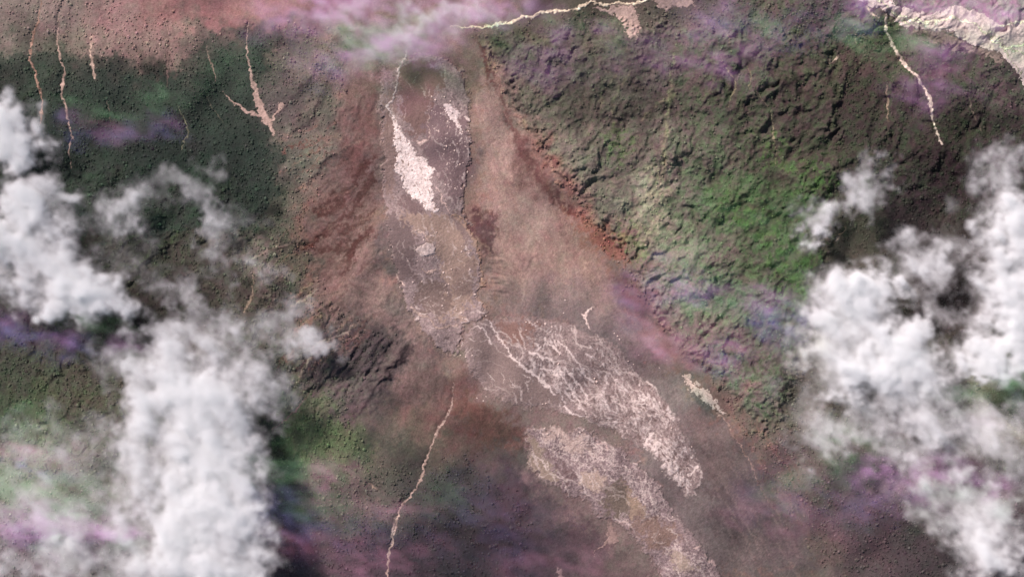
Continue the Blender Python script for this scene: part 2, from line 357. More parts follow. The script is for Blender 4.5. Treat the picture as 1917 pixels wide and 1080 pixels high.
for pts, a in (([(1602,105),(1583,143),(1570,173),(1566,190),(1553,217),(1538,257),(1514,283)], 24), ([(1450,160),(1503,144),(1530,130),(1556,116)], 22), ([(1684,218),(1664,238),(1648,267),(1634,307)], 26),
               ([(1680,307),(1715,288),(1750,275)], 30), ([(1768,262),(1752,300),(1735,350)], 34), ([(1607,292),(1575,306),(1548,320)], 36), ([(1460,330),(1500,318)], 22),
               ([(1345,120),(1352,150),(1340,180),(1310,195)], 22), ([(1400,190),(1392,215),(1385,225)], 16), ([(1258,175),(1250,217),(1243,283)], 15), ([(1250,180),(1225,200),(1205,222)], 14),
               ([(1160,205),(1190,196),(1220,200)], 18), ([(1152,180),(1145,215),(1140,225)], 14), ([(1125,185),(1122,210)], 10), ([(1275,205),(1305,200),(1345,215)], 16), ([(1310,265),(1370,262),(1400,255)], 14),
               ([(1310,400),(1340,405),(1380,402)], 20), ([(1350,380),(1420,372),(1450,370)], 16), ([(1270,548),(1310,548),(1340,525),(1380,520)], 26), ([(1305,610),(1320,600)], 14), ([(1325,375),(1420,355)], 12),
               ([(1010,250),(1030,240)], 10), ([(1015,270),(1040,252)], 9), ([(1050,285),(1075,268)], 10), ([(1135,290),(1160,270)], 12), ([(1365,640),(1380,665)], 20), ([(1450,650),(1458,700),(1462,750)], 18), ([(1470,690),(1478,740)], 12),
               ([(1215,90),(1180,150),(1165,180)], 10), ([(1340,325),(1375,318)], 14), ([(1410,340),(1385,365)], 18), ([(1460,300),(1430,330)], 20), ([(1480,230),(1440,250)], 14),
               ([(330,380),(290,420),(240,455)], 24), ([(350,430),(290,470),(255,500)], 22), ([(430,330),(400,390),(380,430)], 16), ([(100,130),(60,170),(20,205)], 16), ([(500,330),(470,380)], 10),
               ([(762,648),(735,680),(698,730)], 20), ([(700,730),(680,760),(655,790)], 13), ([(650,610),(610,650),(575,705)], 11), ([(700,615),(670,660),(640,705)], 10), ([(735,620),(705,655),(690,690)], 9), ([(675,612),(645,650),(610,690)], 8), ([(690,690),(650,740),(610,790)], 10), ([(650,700),(620,740)], 8), ([(620,690),(590,740)], 10), ([(560,800),(520,830)], 8),
               ([(600,435),(560,455),(520,464)], 14), ([(640,415),(600,440)], 8), ([(655,275),(613,295),(575,345)], 10), ([(640,112),(597,190),(550,247)], 12), ([(622,73),(570,158),(522,218)], 10),
               ([(848,735),(838,770)], 10), ([(600,700),(520,790)], 12), ([(885,430),(898,470),(905,520)], 10), ([(905,85),(935,170),(965,240),(1000,300),(1045,365),(1090,402)], 7)):
    ridge(pts, a * 1.25, 30, 8)
GUL = [
 ([(80,-20),(78,10),(70,40),(60,77),(55,110),(67,137),(73,167),(80,190),(78,213),(74,232)], [3,3,4,5,5,5,4,4,6,3], (158,128,114), 'reddish tan gully nearest the left edge of the picture'),
 ([(119,-20),(118,0),(112,27),(107,67),(110,97),(115,117),(120,137),(118,160),(115,177),(123,200),(129,227),(137,257),(129,275),(133,317)], [2,2,3,3,5,4,4,7,6,4,4,3,3,2], (176,152,140), 'long winding pale gully, second from the left edge'),
 ([(172,68),(169,97),(173,120),(178,150)], [3,6,8,4], (180,158,144), 'short thick pale gully on the brown scrub edge, third from the left'),
 ([(197,183),(202,203),(208,228)], [2,3,2], (120,108,98), 'thin faint gully below the short thick one'),
 ([(315,45),(314,110),(315,162)], [2,4,2], (116,96,92), 'faint straight brown gully dropping from the red brown plateau'),
 ([(333,197),(347,227),(355,247),(347,263),(338,280)], [2,3,5,4,3], (122,122,100), 'small hooked greenish gully in the dark forest'),
 ([(388,85),(393,113),(400,133),(406,155)], [2,3,4,2], (160,138,126), 'short thin pale gully beside the forest edge'),
 ([(387,180),(400,203),(410,220),(420,234)], [2,3,3,2], (104,100,88), 'faint thin gully slanting through the dark forest'),
 ([(1342,43),(1365,70),(1368,100)], [2,3,2], (136,122,106), 'thin faint rill high on the craggy slope'),
 ([(1347,88),(1353,120),(1365,133),(1377,150),(1375,173),(1360,200)], [2,3,5,4,3,2], (138,126,106), 'crooked pale rill bending back on itself on the craggy slope'),
 ([(1397,123),(1405,143),(1403,170)], [2,4,2], (126,116,98), 'short pale rill right of the crooked one'),
 ([(1417,170),(1427,187),(1437,202)], [2,3,2], (142,126,110), 'tiny slanting rill under the short pale one'),
 ([(1445,208),(1448,250),(1453,305)], [3,4,3], (132,124,104), 'straight thin pale rill above the green glade'),
 ([(1660,30),(1657,53),(1667,73),(1677,97),(1693,123),(1717,143),(1730,167),(1742,187),(1745,217),(1752,243),(1764,274)], [5,6,7,7,7,7,6,6,6,5,4], (206,188,176), 'longest bright gully leaving the river bed down the right hills'),
 ([(1623,8),(1630,27),(1644,34)], [3,4,3], (196,178,160), 'small bright side gully at the head of the river bed'),
 ([(1576,101),(1564,111),(1552,121)], [2,5,2], (176,160,144), 'short bright slash between two dark valleys'),
 ([(1600,70),(1602,83)], [2,3], (150,140,118), 'tiny pale nick above the short bright slash'),
 ([(1660,158),(1660,193),(1662,228)], [2,5,4], (134,120,104), 'short straight dull gully left of the longest bright one'),
 ([(1812,168),(1817,200),(1827,220),(1836,245)], [2,3,3,2], (128,112,102), 'thin dull gully right of the longest bright one'),
 ([(1583,425),(1572,440),(1560,455)], [2,3,2], (146,128,108), 'thin tan streak beside the small cloud puff'),
 ([(474,495),(473,530),(470,560),(455,584)], [2,3,4,3], (146,130,114), 'curving pale gully below the wispy cloud on the left'),
 ([(850,715),(848,745),(842,775),(822,800),(808,835),(797,865),(790,893),(770,925),(750,950),(742,975),(735,1000),(727,1040),(724,1090)], [3,3,4,5,4,5,5,4,4,6,5,5,5], (168,146,136), 'long pale stream gully running down to the bottom edge'),
 ([(742,965),(735,990),(728,1020)], [2,5,2], (150,130,124), 'side braid of the long stream gully near the bottom edge'),
 ([(578,735),(555,765),(510,805)], [2,4,3], (120,92,92), 'straight reddish gully below the hillside rills'),
 ([(690,905),(700,912),(708,918)], [2,5,2], (150,130,116), 'tiny pale slip left of the long stream gully'),
]
for pts, w, _c, _l in GUL + [([(463,44),(462,70),(465,100),(468,130),(473,160),(480,185),(490,208),(500,225),(513,254)], [3,3,4,5,8,10,12,10,4], 0, 0)]:
    s = window(pts, 40)
    d, wv, _ = seg_dist(GX[s] + 1.3 * WXA[s], GY[s] + 1.3 * WYA[s], pts, False, w)
    HGT[s] -= 6.5 * np.exp(-(d / (2.5 + wv)) ** 2)
HGT = HGT.astype(np.float32)

def blur(a, n):
    for _ in range(n):
        a = (np.roll(a, 1, 0) + np.roll(a, -1, 0) + 2 * a) / 4
        a = (np.roll(a, 1, 1) + np.roll(a, -1, 1) + 2 * a) / 4
    return a
HGT = blur(HGT, 1)

# ------------------------------------------------------------------ sampling and meshes
def reflect(v, n):
    v = np.abs(v); p = 2 * (n - 1)
    v = np.mod(v, p)
    return np.where(v > n - 1, p - v, v)
def sample(R, px, py):
    fx = reflect(px + MARG, RW); fy = reflect(py + MARG, RH)
    ix = np.clip(fx.astype(int), 0, RW - 2); iy = np.clip(fy.astype(int), 0, RH - 2)
    tx = (fx - ix).astype(np.float32); ty = (fy - iy).astype(np.float32)
    if R.ndim == 3: tx = tx[..., None]; ty = ty[..., None]
    return (R[iy, ix] * (1 - tx) + R[iy, ix + 1] * tx) * (1 - ty) + (R[iy + 1, ix] * (1 - tx) + R[iy + 1, ix + 1] * tx) * ty
def place(px, py, z):
    """map position and height -> place on the ground"""
    k = PX * (CAM_H - z) / CAM_H
    return np.stack([(px - CX) * k, (CY - py) * k, z], -1).astype(np.float32)

def mesh_from(name, V, F, colour=None, smoothf=True):
    me = bpy.data.meshes.new(name)
    V = np.ascontiguousarray(V.reshape(-1, 3), np.float32); F = np.ascontiguousarray(F, np.int32)
    k = F.shape[1]
    me.vertices.add(len(V)); me.vertices.foreach_set('co', V.ravel())
    me.loops.add(F.size); me.loops.foreach_set('vertex_index', F.ravel())
    me.polygons.add(len(F)); me.polygons.foreach_set('loop_start', np.arange(0, F.size, k, dtype=np.int32))
    if colour is not None:
        c = np.ones((len(V), 4), np.float32); c[:, :3] = colour.reshape(-1, 3)
        at = me.color_attributes.new('ground', 'FLOAT_COLOR', 'POINT'); at.data.foreach_set('color', c.ravel())
    me.update(calc_edges=True)
    me.polygons.foreach_set('use_smooth', np.full(len(F), smoothf, bool))
    return me
def link(name, me, mat, parent=None, label=None, cat=None, group=None, kind=None):
    o = bpy.data.objects.new(name, me); C.objects.link(o)
    if mat and me is not None: me.materials.append(mat) if not me.materials else None
    o.parent = parent
    for k, v in (('label', label), ('category', cat), ('group', group), ('kind', kind)):
        if v: o[k] = v
    return o

# ------------------------------------------------------------------ materials
def ground_mat(name, grain=0.22, bump=0.35, chroma=0.10):
    m = bpy.data.materials.new(name); m.use_nodes = True
    nt = m.node_tree; N = nt.nodes; L = nt.links
    b = N['Principled BSDF']; b.inputs['Roughness'].default_value = 1.0; b.inputs['Specular IOR Level'].default_value = 0.05
    at = N.new('ShaderNodeAttribute'); at.attribute_name = 'ground'
    tc = N.new('ShaderNodeTexCoord')
    n1 = N.new('ShaderNodeTexNoise'); n1.inputs['Scale'].default_value = 0.16; n1.inputs['Detail'].default_value = 3.0; n1.inputs['Roughness'].default_value = 0.7
    n2 = N.new('ShaderNodeTexNoise'); n2.inputs['Scale'].default_value = 0.11; n2.inputs['Detail'].default_value = 2.0
    L.new(tc.outputs['Object'], n1.inputs['Vector']); L.new(tc.outputs['Object'], n2.inputs['Vector'])
    mr = N.new('ShaderNodeMapRange'); mr.inputs[1].default_value = 0.25; mr.inputs[2].default_value = 0.75
    mr.inputs[3].default_value = 1 - grain * 1.6; mr.inputs[4].default_value = 1 + grain * 1.6
    L.new(n1.outputs['Fac'], mr.inputs[0])
    mul = N.new('ShaderNodeVectorMath'); mul.operation = 'SCALE'
    L.new(at.outputs['Color'], mul.inputs[0]); L.new(mr.outputs[0], mul.inputs['Scale'])
    mx = N.new('ShaderNodeMix'); mx.data_type = 'RGBA'; mx.blend_type = 'OVERLAY'; mx.inputs[0].default_value = chroma
    L.new(mul.outputs[0], mx.inputs[6]); L.new(n2.outputs['Color'], mx.inputs[7])
    L.new(mx.outputs[2], b.inputs['Base Color'])
    bp = N.new('ShaderNodeBump'); bp.inputs['Strength'].default_value = bump; bp.inputs['Distance'].default_value = 6.0
    L.new(n1.outputs['Fac'], bp.inputs['Height']); L.new(bp.outputs[0], b.inputs['Normal'])
    return m
M_GROUND = ground_mat('soil_and_scrub', 0.16, 0.3, 0.06)
M_DEBRIS = ground_mat('grey_debris', 0.16, 0.12, 0.05)
M_PALE = ground_mat('pale_ash', 0.12, 0.1, 0.03)

# ------------------------------------------------------------------ the slope itself
def axis(lo, hi, step, far, grow=1.22):
    core = list(np.arange(lo, hi + 0.01, step))
    a, st = core[-1], step
    right = []
    while a < hi + far:
        st = min(st * grow, 60); a += st; right.append(a)
    a, st = core[0], step
    left = []
    while a > lo - far:
        st = min(st * grow, 60); a -= st; left.append(a)
    return np.array(left[::-1] + core + right, np.float32)
ax = axis(-30, 1947, 1.87, 3200); ay = axis(-30, 1110, 1.87, 3200)
AX, AY = np.meshgrid(ax, ay)
TZ = sample(HGT, AX, AY)
nx, ny = len(ax), len(ay)
idx = np.arange(nx * ny).reshape(ny, nx)
quads = np.stack([idx[1:, :-1], idx[1:, 1:], idx[:-1, 1:], idx[:-1, :-1]], -1).reshape(-1, 4)
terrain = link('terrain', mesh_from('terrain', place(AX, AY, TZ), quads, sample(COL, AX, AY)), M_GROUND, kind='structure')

# ------------------------------------------------------------------ sheets of rock, ash and gravel lying on the slope
TOP = HGT.copy()            # height of the uppermost surface, so that later sheets lie on earlier ones
def sheet(name, s, sd, colour, thick, mat, rim=6.0, lift=1.2, rough=None, **kw):
    """the part of the map where sd > -1.5 as a mesh: its edge dips under the ground, its body stands `thick` m proud."""
    global TOP
    X, Y = GX[s], GY[s]
    keep = sd > -1.6
    z = TOP[s] + np.where(sd > 0, lift * smooth(-1.0, 1.6, sd) + thick * smooth(0, rim, sd), lift * smooth(-1.0, 1.6, sd) + sd * 1.4)
    if rough is not None: z = z + rough * smooth(0, rim, sd)
    col = colour if isinstance(colour, np.ndarray) else np.broadcast_to(alb(colour), X.shape + (3,))
    id_ = np.full(X.shape, -1); 
    fk = keep[:-1, :-1] & keep[1:, :-1] & keep[:-1, 1:] & keep[1:, 1:]
    used = np.zeros(X.shape, bool)
    used[:-1, :-1] |= fk; used[1:, :-1] |= fk; used[:-1, 1:] |= fk; used[1:, 1:] |= fk
    if not used.any(): return None
    id_[used] = np.arange(used.sum())
    F = np.stack([id_[1:, :-1], id_[1:, 1:], id_[:-1, 1:], id_[:-1, :-1]], -1)[fk]
    V = place(X, Y, z)[used]
    par = kw.get('parent')
    o = link(name, mesh_from(name, V, F, np.ascontiguousarray(col[used])), mat, **kw)
    TOP[s] = np.where(sd > 0, z, TOP[s])
    return o

def tinted(s, colour, mid=0.10, fine=0.10, big=0.0):
    return np.clip(alb(colour) * (1 + mid * N_mid[s] + fine * N_fine[s] + big * N_big[s])[..., None], 0.01, 0.9)
SPECK = np.clip(0.25 + 0.75 * fft_noise(29, 8, 60, 1.8), 0, 1) * smooth(1.15, 1.75, fft_noise(23, 3.2, 10, 0.8) + 0.35 * N_mid)
def settle(c, s, sd, w):
    a = smooth(0, w, sd)[..., None]
    return COL[s] * (1 - a) + c * a
def specks(c, s, amount, colour=(206,186,178)):
    a = (SPECK[s] * amount)[..., None]
    return c * (1 - a) + alb(colour) * a
def overlay(col, s, pts, colour, soft, warp, amount, w2=0.0, line=None):
    s2, sd = (poly_sd(pts, warp, 40, w2) if line is None else line_sd(pts, line, warp, 40, w2))
    full = np.zeros((RH, RW), np.float32)
    full[s2] = smooth(-soft, soft, sd) * amount
    a = full[s][..., None]
    col[:] = col * (1 - a) + alb(colour) * a

RUB = fft_noise(20, 3, 14, 1.4); RUB2 = fft_noise(21, 4, 22, 1.6, (52, 3.0))
LINES = np.zeros((RH, RW), np.float32); DARKS = np.zeros((RH, RW), np.float32)
def streamlines(seed, n, area, field, length, alpha):
    r_ = random.Random(seed); wobx = fft_noise(seed, 14, 70, 2.2)
    for _ in range(n):
        x = r_.uniform(area[0], area[2]); y = r_.uniform(area[1], area[3]); pts = [(x, y)]
        for k in range(int(r_.uniform(*length) / 5)):
            ws = [(1.0 / (((x - q[0]) ** 2 + (y - q[1]) ** 2) + 300.0) ** 1.5, q) for q in field]
            t = sum(w for w, q in ws); a = sum(w * q[2] for w, q in ws) / t
            a += 0.55 * float(wobx[int(min(max(y + MARG, 0), RH - 1)), int(min(max(x + MARG, 0), RW - 1))])
            x += 5 * math.cos(a); y += 5 * math.sin(a); pts.append((x, y))
        if len(pts) < 3: continue
        w0 = r_.uniform(0.8, 2.6); n_ = len(pts)
        s_, sd = line_sd(pts, [w0 * (0.3 + 0.7 * math.sin(math.pi * (k + 0.5) / n_)) for k in range(n_)], 1.0, 8, 0.7)
        L_ = LINES if r_.random() < 0.72 else DARKS
        L_[s_] = np.maximum(L_[s_], smooth(-0.9, 0.9, sd) * r_.uniform(*alpha))
D_ = math.radians
TF = [(890,620,D_(57)),(920,650,D_(52)),(960,680,D_(38)),(1010,620,D_(42)),(1060,660,D_(48)),(1040,730,D_(42)),(1110,690,D_(52)),(1170,700,D_(55)),(1120,770,D_(28)),(1180,790,D_(60)),(1215,750,D_(70)),(1240,830,D_(58)),(1290,860,D_(68)),(1270,900,D_(56))]
streamlines(201, 330, (890,595,1290,900), TF, (18, 70), (0.25, 0.85))
streamlines(202, 120, (1090,650,1270,840), TF, (14, 45), (0.35, 0.9))
LF = [(1000,810,D_(25)),(1050,820,D_(22)),(1110,840,D_(28)),(1000,860,D_(62)),(1040,890,D_(55)),(1160,870,D_(45)),(1210,920,D_(58)),(1240,980,D_(55)),(1300,1030,D_(52)),(1130,970,D_(60))]
streamlines(203, 260, (990,795,1320,1070), LF, (14, 50), (0.2, 0.7))
UF = [(740,150,D_(95)),(720,300,D_(88)),(760,300,D_(55)),(800,260,D_(60)),(850,220,D_(70)),(870,320,D_(100)),(740,450,D_(80)),(800,450,D_(60)),(880,480,D_(75)),(800,590,D_(30)),(860,590,D_(-20))]
streamlines(204, 190, (715,120,900,610), UF, (12, 40), (0.15, 0.5))
streamlines(206, 70, (760,560,905,670), UF, (8, 26), (0.4, 0.9))
streamlines(207, 60, (770,425,890,525), UF, (5, 16), (0.4, 0.85))
streamlines(205, 60, (835,185,880,345), UF, (6, 18), (0.5, 0.95))
def lay_lines(c, s, k=1.0, pale=(206,190,184), dark=(88,72,68)):
    a = (LINES[s] * k)[..., None]; c = c * (1 - a) + alb(pale) * a
    a = (DARKS[s] * 0.6 * k)[..., None]; return c * (1 - a) + alb(dark) * a
# upper lobe
P_UP = [(712,120),(735,130),(750,105),(790,100),(830,108),(868,130),(880,180),(884,250),(882,310),(868,372),(872,400),(888,440),(900,487),(905,530),(900,556),(912,590),(898,604),(870,610),(862,640),(850,672),(815,650),(788,615),(770,590),(752,550),(737,500),(722,430),(716,370),(715,300),(708,200)]
s, sd = poly_sd(P_UP, 3.0, 20, 1.0)
c = tinted(s, (138,122,121), 0.10, 0.12)
overlay(c, s, [(745,130),(800,110),(830,150),(810,190),(800,240),(780,265),(755,230),(748,180)], (116,94,89), 4, 6, 0.85)
overlay(c, s, [(790,240),(820,200),(880,230),(880,340),(850,390),(825,340),(800,290)], (117,99,101), 3, 5, 0.9)
overlay(c, s, [(720,400),(755,405),(775,440),(780,520),(750,530),(735,490)], (113,98,97), 2.5, 5, 0.95)
overlay(c, s, [(750,398),(790,400),(850,402),(872,440),(885,500),(890,560),(860,600),(830,590),(840,540),(815,480),(800,440),(770,425)], (152,131,119), 3.5, 8, 0.8, 2.0)
overlay(c, s, [(780,530),(830,530),(850,570),(820,600),(785,580)], (114,98,92), 3, 6, 0.8)
overlay(c, s, [(750,362),(772,375),(800,397),(775,402),(752,395),(745,380)], (112,95,95), 2, 3, 0.95)
overlay(c, s, [(842,400),(868,398),(880,440),(876,470),(856,430)], (124,107,104), 2.5, 4, 0.9)
overlay(c, s, [(850,500),(880,490),(893,540),(868,560),(845,530)], (128,110,104), 3, 6, 0.8, 2.0)
overlay(c, s, [(852,405),(875,427),(890,462),(899,487),(903,520),(897,540)], (164,138,120), 2, 2, 0.7, 0, [3,4,4,4,5,4])
overlay(c, s, [(752,132),(715,200),(720,330),(735,380),(745,300),(738,215)], (134,113,106), 4, 5, 0.7)
for q in range(26):
    x = rs.uniform(700, 745); y = rs.uniform(110, 330)
    overlay(c, s, [(x, y), (x + rs.uniform(-3, 3), y + rs.uniform(15, 45))], rs.choice([(100,84,80), (148,128,120)]), 1.2, 1.5, 0.4, 0, 2)
zone = np.zeros((RH, RW), np.float32)
for pts, a in (([(800,180),(860,180),(885,240),(880,340),(850,395),(825,340),(815,260)], 1.0), ([(800,420),(870,440),(900,520),(870,600),(800,600),(770,560),(790,480)], 0.38), ([(760,590),(860,600),(850,670)], 0.3), ([(740,100),(765,100),(750,190),(725,205)], 0.8)):
    s2, d2 = poly_sd(pts, 5, 40); zone[s2] = np.maximum(zone[s2], smooth(-8, 8, d2) * a)
c = settle(lay_lines(specks(c, s, zone[s]), s), s, sd, 6.5)
lobe_up = sheet('debris_lobe', s, sd, c, 7, M_DEBRIS, 7, 1.0, 0.35 * RUB[s], label='long grey upper debris lobe with one large white ash streak down its middle', cat='debris lobe', group='debris lobes of the flow')
# lower right tongue
P_TG = [(868,622),(885,603),(912,596),(950,592),(985,590),(1030,596),(1075,606),(1110,625),(1150,640),(1180,680),(1205,712),(1224,722),(1240,738),(1256,756),(1268,784),(1286,817),(1300,842),(1311,866),(1316,890),(1309,916),(1297,934),(1282,930),(1262,906),(1240,876),(1227,856),(1210,846),(1186,832),(1158,814),(1130,800),(1095,786),(1060,775),(1020,768),(980,765),(935,748),(900,720),(875,685),(862,650)]
s, sd = poly_sd(P_TG, 2.5, 20, 0.8)
c = tinted(s, (136,120,118), 0.10, 0.12)
overlay(c, s, [(870,640),(900,620),(950,660),(990,695),(1030,725),(1050,760),(980,760),(920,730)], (127,111,107), 8, 5, 0.8)
overlay(c, s, [(930,600),(1000,600),(985,650),(950,645)], (126,98,90), 10, 6, 0.8)
gs = gullies(35, 15, d1x, d1y, 3.0); gs2 = gullies(36, 7, d1x, d1y, 3.0)
streak = 1.0 * gs + 1.0 * gs2 + 0.22 * fft_noise(24, 2, 9, 1.0, (54, 1.6)) + 0.6 * fft_noise(25, 8, 60, 2.0)
reg = np.zeros((RH, RW), np.float32)
for pts, a in (([(985,600),(1045,610),(1060,660),(1030,670),(990,650)], 0.75), ([(950,655),(990,655),(1060,690),(1110,740),(1090,770),(1050,748),(1030,722),(975,685)], 1.1), ([(1100,650),(1150,660),(1200,715),(1260,770),(1290,840),(1230,850),(1170,810),(1110,780),(1085,730)], 0.9),
               ([(1190,735),(1235,735),(1262,775),(1230,790),(1195,765)], 1.6), ([(1040,630),(1110,700),(1120,760),(1085,720)], 0.6), ([(1206,819),(1234,815),(1262,850),(1290,880),(1297,930),(1265,909),(1237,871)], 2.2), ([(1240,800),(1290,840),(1310,890),(1280,880),(1250,840)], 1.0), ([(1010,768),(1060,770),(1090,785),(1030,782)], 0.9)):
    s2, d2 = poly_sd(pts, 6, 40, 1.0)
    reg[s2] = np.maximum(reg[s2], smooth(-10, 10, d2) * a)
a = 0.9 * smooth(0.55, 1.55, streak[s] * 0.5 + reg[s] * 0.66)[..., None] * smooth(0.05, 0.4, reg[s])[..., None]
c = c * (1 - a) + alb((206,191,187)) * np.clip(0.9 + 0.12 * RUB[s], 0.5, 1.2)[..., None] * a
a = (smooth(0.9, 1.8, -streak[s]) * smooth(0.3, 0.8, reg[s]) * 0.5)[..., None]
c = c * (1 - a) + alb((84,66,62)) * a
for pts, w in (([(896,609),(908,625),(921,643)], 3), ([(913,598),(930,622),(945,645),(952,662)], 2.5), ([(952,665),(974,682),(991,694),(1013,711),(1029,723),(1036,739)], [4,5,5,5,6,3]), ([(992,658),(1012,667),(1035,675)], 4), ([(1044,637),(1060,652),(1080,676),(1095,700),(1110,714)], 2.5), ([(1020,632),(1035,650),(1050,662)], 2.5),
                ([(1046,690),(1056,712),(1072,735),(1086,755)], 3), ([(1060,690),(1078,715),(1102,745)], 3), ([(1056,760),(1071,772),(1089,780)], 4), ([(1099,786),(1124,796)], 3), ([(1134,802),(1158,814),(1174,823),(1186,831),(1208,846)], [4,5,4,5,4]), ([(1208,847),(1212,825),(1220,812)], 4),
                ([(1212,719),(1223,723),(1237,737),(1253,751),(1262,774),(1274,792)], [4,5,5,5,5,3]), ([(1285,817),(1298,839),(1309,863),(1314,887),(1306,914),(1296,931)], 3), ([(1290,890),(1305,872)], 4), ([(1180,682),(1192,700),(1212,719)], 3.5), ([(1010,690),(1030,690),(1048,706)], 3)):
    overlay(c, s, pts, (216,200,195), 1.2, 1.6, 0.9, 0.6, w)
c = settle(lay_lines(c, s), s, sd, 7)
tongue = sheet('debris_lobe', s, sd, c, 4, M_DEBRIS, 14, 1.0, 0.3 * RUB[s] + 0.5 * streak[s] * reg[s], label='long grey lower right tongue streaked with white, ending in a rounded pale toe', cat='debris lobe', group='debris lobes of the flow')
# lower middle lobe
P_LM = [(985,808),(995,793),(1030,797),(1080,802),(1110,806),(1135,822),(1170,838),(1200,868),(1225,895),(1245,930),(1270,965),(1300,1000),(1330,1040),(1350,1062),(1370,1120),(1260,1120),(1225,1060),(1195,1025),(1170,995),(1140,975),(1105,955),(1075,930),(1040,912),(1010,900),(990,880),(984,845)]
s, sd = poly_sd(P_LM, 4.0, 20, 1.2)
c = tinted(s, (130,114,115), 0.10, 0.14)
overlay(c, s, [(1048,880),(1010,830),(1040,860),(1080,900),(1060,905)], (96,78,78), 6, 5, 0.8)
lz = np.zeros((RH, RW), np.float32)
for pts, w_ in (([(1010,795),(1070,803),(1120,835),(1170,870),(1120,870),(1060,860),(1020,830)], 1.0), ([(1150,860),(1200,890),(1240,960),(1220,990),(1180,920)], 0.8), ([(1090,850),(1150,865),(1150,885),(1100,880)], 0.6), ([(1240,1020),(1300,1030),(1340,1070),(1280,1080)], 0.8)):
    s2, d2 = poly_sd(pts, 8, 40); lz[s2] = np.maximum(lz[s2], smooth(-16, 12, d2) * w_)
a = smooth(0.2, 1.8, RUB[s] * 0.7 + N_fine[s] * 0.35 + N_mid[s] * 0.4 + streak[s] * 0.3 + lz[s] * 0.8)[..., None] * (0.2 + 0.75 * lz[s])[..., None]
c = c * (1 - a) + alb((184,168,163)) * a
overlay(c, s, [(991,806),(1006,825),(1025,859),(1043,887),(1047,899),(1025,897),(1000,889),(990,875)], (138,124,110), 5, 4, 0.8, 1.0)
overlay(c, s, [(1134,902),(1163,900),(1190,935),(1190,952),(1177,963),(1159,967),(1138,960),(1130,935)], (100,90,78), 7, 6, 0.75, 1.5)
overlay(c, s, [(1165,902),(1188,925),(1200,942),(1209,963),(1198,971),(1184,967),(1176,930)], (150,130,114), 4, 4, 0.8, 1.0)
overlay(c, s, [(1087,887),(1111,881),(1136,895),(1128,913),(1107,921),(1093,911)], (170,150,138), 4, 4, 0.85, 1.2)
overlay(c, s, [(1175,980),(1230,960),(1270,1000),(1240,1030),(1200,1010)], (122,100,88), 14, 8, 0.7)
overlay(c, s, [(1015,798),(1060,803),(1090,825),(1110,850),(1060,840),(1025,822)], (186,164,154), 6, 6, 0.55, 3.0)
overlay(c, s, [(1257,1031),(1285,1045),(1305,1065),(1290,1075),(1260,1055)], (160,144,130), 4, 4, 0.7, 2.0)
for pts, w in (([(1309,1009),(1313,1019),(1303,1025)], 4), ([(1319,1036),(1328,1050),(1338,1057)], 4), ([(1120,830),(1134,828),(1138,842)], 3), ([(1150,979),(1177,973)], 3)):
    overlay(c, s, pts, (190,166,160), 1.2, 1.5, 0.85, 0.6, w)
c = settle(lay_lines(c, s, 0.95), s, sd, 10)
lower = sheet('debris_lobe', s, sd, c, 4, M_DEBRIS, 9, 1.0, 0.6 * RUB[s], label='mottled grey debris lobe below the tongue with a dark olive hollow', cat='debris lobe', group='debris lobes of the flow')

CRACK = 0.7 * fft_noise(26, 3, 16, 1.6, (62, 2.2)) + 0.5 * fft_noise(27, 2, 9, 1.0) + 0.5 * g3
# pale ash and gravel patches lying on the flow
def patch(pts, colour, thick, label, warp=2.0, w2=1.5, name='ash_patch', cat='ash patch', holes=0.5, m=14, mat=None, parent=None):
    s, sd = poly_sd(pts, warp, m, w2)
    c = tinted(s, colour, 0.07, 0.09)
    if holes:                                            # grey rubble showing through the ash
        a = (smooth(0.7, 1.7, CRACK[s]) * min(1.0, holes))[..., None]
        c = c * (1 - a) + alb((132,112,104)) * a
    c = settle(c, s, sd + 0.8, 2.6)
    return sheet(name, s, sd, c, thick, mat or M_PALE, 4, 1.0, 0.2 * RUB[s], label=label, cat=None if parent else cat, parent=parent)
def band(pts, widths, colour, thick, label, name='gully', cat='gully', warp=1.2, w2=0.8, m=14, breaks=None, mat=None, group=None, parent=None):
    widths = [1.0 * q for q in (widths if not np.isscalar(widths) else [widths] * len(pts))]
    s, sd = line_sd(pts, widths, warp * 1.1, m, w2 * 0.6)
    if breaks is not None: sd = sd - np.clip(RUB[s] - breaks, 0, 3) * 3
    c = settle(tinted(s, colour, 0.12, 0.12) * np.clip(0.92 + 0.14 * N_mid[s], 0.6, 1.15)[..., None], s, sd + 0.6, 2.6)
    return sheet(name, s, sd, c, thick, mat or M_PALE, 3, 1.0, None, label=label, cat=None if parent else cat, group=None if parent else group, parent=parent)

patch([(734,214),(741,214),(746,235),(762,260),(780,285),(805,305),(816,322),(807,335),(810,357),(812,380),(824,391),(815,397),(797,393),(790,382),(772,372),(757,357),(752,335),(742,325),(740,295),(738,265),(736,235)], (218,203,199), 3, 'largest white ash streak, narrow at its top, broad at its foot on the upper lobe', holes=0.9, parent=lobe_up)
patch([(834,198),(845,196),(857,204),(859,225),(867,248),(864,254),(856,238),(846,226),(838,215)], (206,191,188), 2, 'small curved white ash patch near the top right of the upper lobe', parent=lobe_up)
patch([(780,266),(800,264),(797,272),(784,274)], (190,168,162), 2, 'small wedge of pale ash beside the large white streak', w2=1.0, parent=lobe_up)
patch([(782,463),(797,455),(812,457),(814,479),(800,482),(788,478),(776,470)], (198,181,176), 3, 'compact white ash patch in the middle of the upper lobe', parent=lobe_up)
patch([(786,498),(800,506),(818,503),(812,512),(803,518),(795,510)], (178,156,148), 2, 'pale triangular ash patch just below the compact white one', parent=lobe_up)
